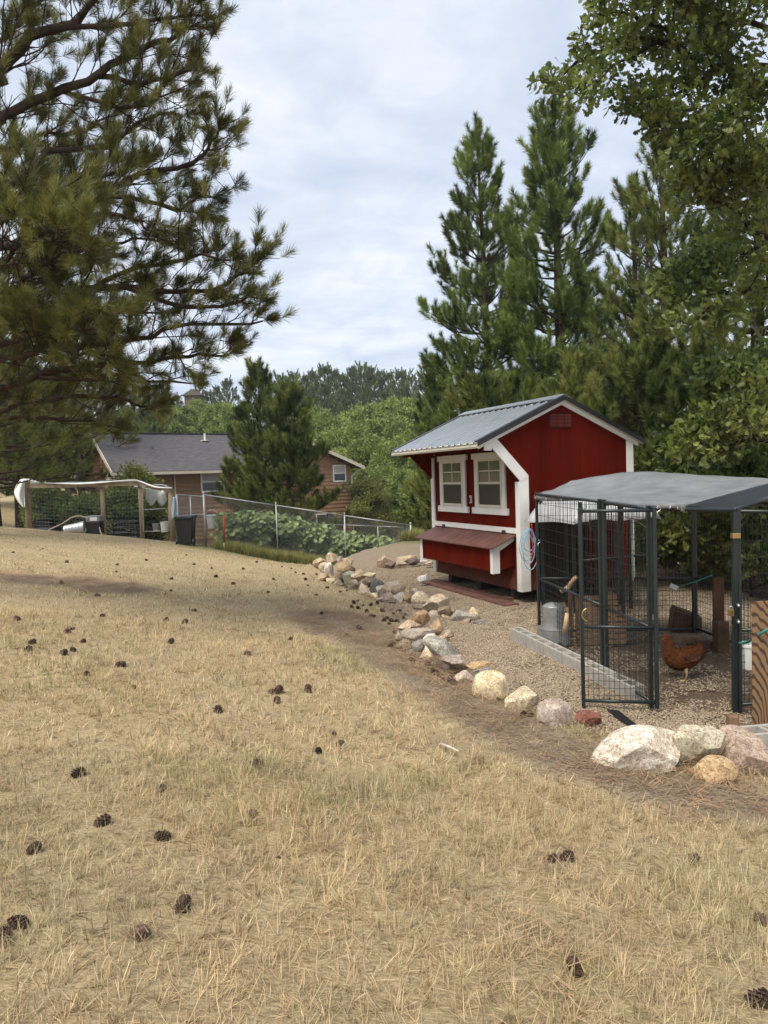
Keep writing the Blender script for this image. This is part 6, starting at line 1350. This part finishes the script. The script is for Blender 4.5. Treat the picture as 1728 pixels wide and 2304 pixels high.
q = MB(); q.prism([HP(.05, .06, ZB), HP(W8-.05, .06, ZB), HP(W8-.05, .06, EV-.1), HP(W8/2, .06, APX-.15), HP(.05, .06, EV-.1)], -HN*9); q.build('wing_core', SID, house)
q = MB(); q.box(HP(W8/2, .03, ZB+.55), (W8+.04, .10, 1.2), (HU, HN, UZ)); q.build('foundation', FND, house)
def lap(z0, z1, fn, o0, step=.25, th=.055):
    z = z0
    while z < z1:
        s0, s1 = fn(z+step*.5)
        if s1-s0 > .15: q = MB(); q.prism([o0(s0, 0, z), o0(s0, -th, z), o0(s0, -.004, z+step*1.02), o0(s0, 0, z+step*1.02)], o0(s1, 0, z)-o0(s0, 0, z)); q.build('siding_board', SID, house)
        z += step
lap(-2.12, APX-.15, lambda z: (0.02, W8-.02) if z < EV-.15 else ((z-EV+.15)/SLR+.02, W8-(z-EV+.15)/SLR-.02), lambda s, r, z: HP(s, r, z))
def roofslab(name, pts, th=.12, m=SHG): q = MB(); q.prism(pts, UZ*th); return q.build(name, m, house)
for s0, s1 in ((W8/2, -.75), (W8/2, W8+.75)):
    zf = lambda s: APX-SLR*abs(s-W8/2)
    roofslab('roof', [HP(s0, -.55, zf(s0)), HP(s1, -.55, zf(s1)), HP(s1, 9, zf(s1)), HP(s0, 9, zf(s0))])
    q = MB(); q.prism([HP(s0, -.58, zf(s0)-.10), HP(s1, -.58, zf(s1)-.10), HP(s1, -.58, zf(s1)+.13), HP(s0, -.58, zf(s0)+.13)], HN*.05); q.build('rake_board', TRIM, house)
def hwin(sc_, zc, w, h, P=HP, split='h', blind=True):
    def bx(nm, s0, s1, z0, z1, r, th, m, par=None): q = MB(); q.prism([P(s0, r, z0), P(s1, r, z0), P(s1, r, z1), P(s0, r, z1)], (P(0, r-th, 0)-P(0, r, 0))); return q.build(nm, m, par or house)
    o = bx('window', sc_-w/2-.09, sc_+w/2+.09, zc-h/2-.09, zc+h/2+.09, -.03, .03, HWH)
    if split == 'h':
        bx('pane', sc_-w/2, sc_+w/2, zc-h/2, zc-.03, -.062, .004, HGL, o); bx('pane', sc_-w/2, sc_+w/2, zc+.03, zc+h/2, -.062, .004, BLIND if blind else HGL, o)
    else:
        bx('pane', sc_-w/2, sc_-.03, zc-h/2, zc+h/2, -.062, .004, HGL, o); bx('pane', sc_+.03, sc_+w/2, zc-h/2, zc+h/2, -.062, .004, HGL, o)
    return o
def sx(px, py):                        # where a pixel meets the gable wall
    d = ray(px, py); t_ = np.dot(HN, HCx-EYE)/np.dot(HN, d); p = EYE+d*t_; return np.dot(HCx-p, HU), p[2]
s_, z_ = sx(763, 1065); hwin(s_, z_, .86, .95)
s_, z_ = sx(692, 1072); hwin(s_, z_, .86, .95, blind=False)
s_, z_ = sx(733, 1177); hwin(s_, z_, 1.35, 1.15, split='v')
gp = [HP(-.68, -.35, EV-.32), HP(-.45, -.2, EV-.45), HP(-.02, -.08, EV-.85), HP(-.02, -.08, -2.9), HP(-.3, -.35, -3.15)]; q = MB(); q.tube(gp, .06, 8); q.build('downpipe', TRIM, house, smooth=True)
# long wing to the left: eave towards the camera
E0 = np.array([*at(255, 1068, 38.0)[:2], 0]); LW = 10.2; EZ, RZ, RUN = 2.16, 4.42, 3.75
def LP_(s, r, z): return E0+HU*s-HN*r+UZ*z          # s to the right, r back from the eave
q = MB(); q.prism([LP_(.45, .55, -3), LP_(.45, 2*RUN-.55, -3), LP_(.45, 2*RUN-.55, EZ-.05), LP_(.45, RUN, RZ-.25), LP_(.45, .55, EZ-.05)], HU*(LW-.5)); q.build('long_wing_core', SID, house)
lap(-1.6, EZ-.02, lambda z: (.45, LW-.05), lambda s, r, z: LP_(s, .55+r, z))
lsl = (RZ-EZ)/RUN
z = -1.0
while z < RZ-.5:
    zc = z+.12; hw = RUN-.55 if zc < EZ else RUN-.3-(zc-EZ)/lsl
    if hw > .1: q = MB(); q.prism([LP_(.45, RUN-hw, z), LP_(.422, RUN-hw, z), LP_(.446, RUN-hw, z+.238), LP_(.45, RUN-hw, z+.238)], -HN*2*hw); q.build('siding_board', SID, house)
    z += .235
for r0, r1 in ((RUN, -.02), (RUN, 2*RUN+.02)):
    zf = lambda r: RZ-lsl*abs(r-RUN)
    roofslab('roof', [LP_(-.05, r0, zf(r0)), LP_(LW+.4, r0, zf(r0)), LP_(LW+.4, r1, zf(r1)), LP_(-.05, r1, zf(r1))])
    q = MB(); q.prism([LP_(-.09, r0, zf(r0)-.1), LP_(-.09, r1, zf(r1)-.1), LP_(-.09, r1, zf(r1)+.125), LP_(-.09, r0, zf(r0)+.125)], HU*.05); q.build('rake_board', TRIM, house)
q = MB(); q.beam(LP_(-.05, -.06, EZ+.0), LP_(LW+.4, -.06, EZ+.0), .12, .15); q.build('gutter', TRIM, house)
q = MB(); q.beam(LP_(-.05, RUN, RZ+.14), LP_(LW+.4, RUN, RZ+.14), .3, .05); q.build('ridge_cap', SHG, house)
q = MB(); p = LP_(6.3, 3.0, RZ-lsl*.75); q.tube([p, p+UZ*.55], .06, 10); q.box(p+UZ*.12, (.4, .4, .04)); q.build('vent_pipe', HWH, house, smooth=False)
LQ = lambda s, r, z: LP_(s, .55+r, z)
def sl_(px, py):
    d = ray(px, py); o_ = LP_(0, .55, 0); t_ = np.dot(HN, o_-EYE)/np.dot(HN, d); p = EYE+d*t_; return np.dot(p-o_, HU), p[2]
s_, z_ = sl_(478, 1084); hwin(s_, z_, 1.25, .98, LQ)
s_, z_ = sl_(550, 1098); hwin(s_, z_-.1, .7, 1.3, LQ, split='v')
q = MB(); p = LP_(3.4, .48, EZ-.08); q.tube([p, p-UZ*4], .05, 8); q.build('downpipe', TRIM, house, smooth=True)
# arched window on the end wall
ce = lambda r, z: LP_(.40, r, z); rc, zc = 1.75, 1.98
q = MB(); q.prism([ce(rc+.62*math.cos(x), zc+.62*math.sin(x)*1.0) for x in np.linspace(0, math.pi, 15)], -HU*.04); aw = q.build('arched_window', HWH, house); q = MB(); q.prism([LP_(.352, rc+.5*math.cos(x), zc+.05+.48*math.sin(x)) for x in np.linspace(0, math.pi, 15)], -HU*.005); q.build('pane', HGL, aw)
q = MB(); q.prism([ce(rc-1.0, zc-.5), ce(rc+1.0, zc-.5), ce(rc+1.0, zc-.03), ce(rc-1.0, zc-.03)], -HU*.04); aw = q.build('transom_window', HWH, house)
for k in range(4): q = MB(); r0 = rc-.92+k*.47; q.prism([LP_(.352, r0, zc-.42), LP_(.352, r0+.40, zc-.42), LP_(.352, r0+.40, zc-.1), LP_(.352, r0, zc-.1)], -HU*.005); q.build('pane', HGL, aw)
# deck with railing in front of the long wing
DKW = mat('deck_wood', (.16, .078, .045), .8, .25)
q = MB(); q.prism([LP_(5.2, .5, -.15), LP_(LW+1.5, .5, -.15), LP_(LW+1.5, -1.6, -.15), LP_(5.2, -1.6, -.15)], UZ*.12); dk = q.build('deck', DKW, house)
q = MB(); q.beam(LP_(5.2, -1.55, .86), LP_(LW+1.5, -1.55, .86), .12, .05); q.build('railing', DKW, dk)
for s in np.arange(5.25, LW+1.5, .16): q = MB(); q.beam(LP_(s, -1.55, -.03), LP_(s, -1.55, .83), .04); q.build('baluster', DKW, dk)
# lookout hut on the far hillside
c = at(438, 905, 120); z0 = hz(c[0], 120); t = thing('lookout', (c[0], 120, z0), 'small wooden lookout hut on stilts on the far hillside', 'lookout'); q = MB(); q.box(c, (2.6, 2.6, 1.9)); q.build('cabin', mat('grey_brown_boards', (.13, .10, .08), .9, .2), t)
q = MB(); q.prism([c+np.array(v) for v in ((-1.7, -1.7, .95), (1.7, -1.7, .95), (0, -1.7, 1.9))], np.array([0, 3.4, 0])); q.build('roof', MATS['grey_brown_boards'], t); q = MB(); q.box(c-UZ*1.0, (3.6, 3.6, .15)); q.build('platform', MATS['grey_brown_boards'], t)
for sx_ in (-1.5, 1.5):
    for sy_ in (-1.5, 1.5): q = MB(); q.beam((c[0]+sx_, 120+sy_, z0-1), (c[0]+sx_, 120+sy_, c[2]-1), .2); q.build('stilt', MATS['grey_brown_boards'], t)

# ================================================================== AIR
HZ = bpy.data.materials.new('valley_haze'); HZ.use_nodes = True; t = HZ.node_tree; t.nodes.clear()
out = nd(t, 'ShaderNodeOutputMaterial'); pv = nd(t, 'ShaderNodeVolumePrincipled'); pv.inputs['Color'].default_value = (.86, .90, .95, 1); pv.inputs['Density'].default_value = .00045; pv.inputs['Anisotropy'].default_value = .25
t.links.new(pv.outputs[0], out.inputs['Volume'])
q = MB(); q.box((0, 160, 17.5), (480, 350, 47.0)); o = q.build('haze', HZ); o['kind'] = 'stuff'; meta(o, 'thin pale haze lying over the valley', 'haze')
SC.cycles.volume_bounces = 0
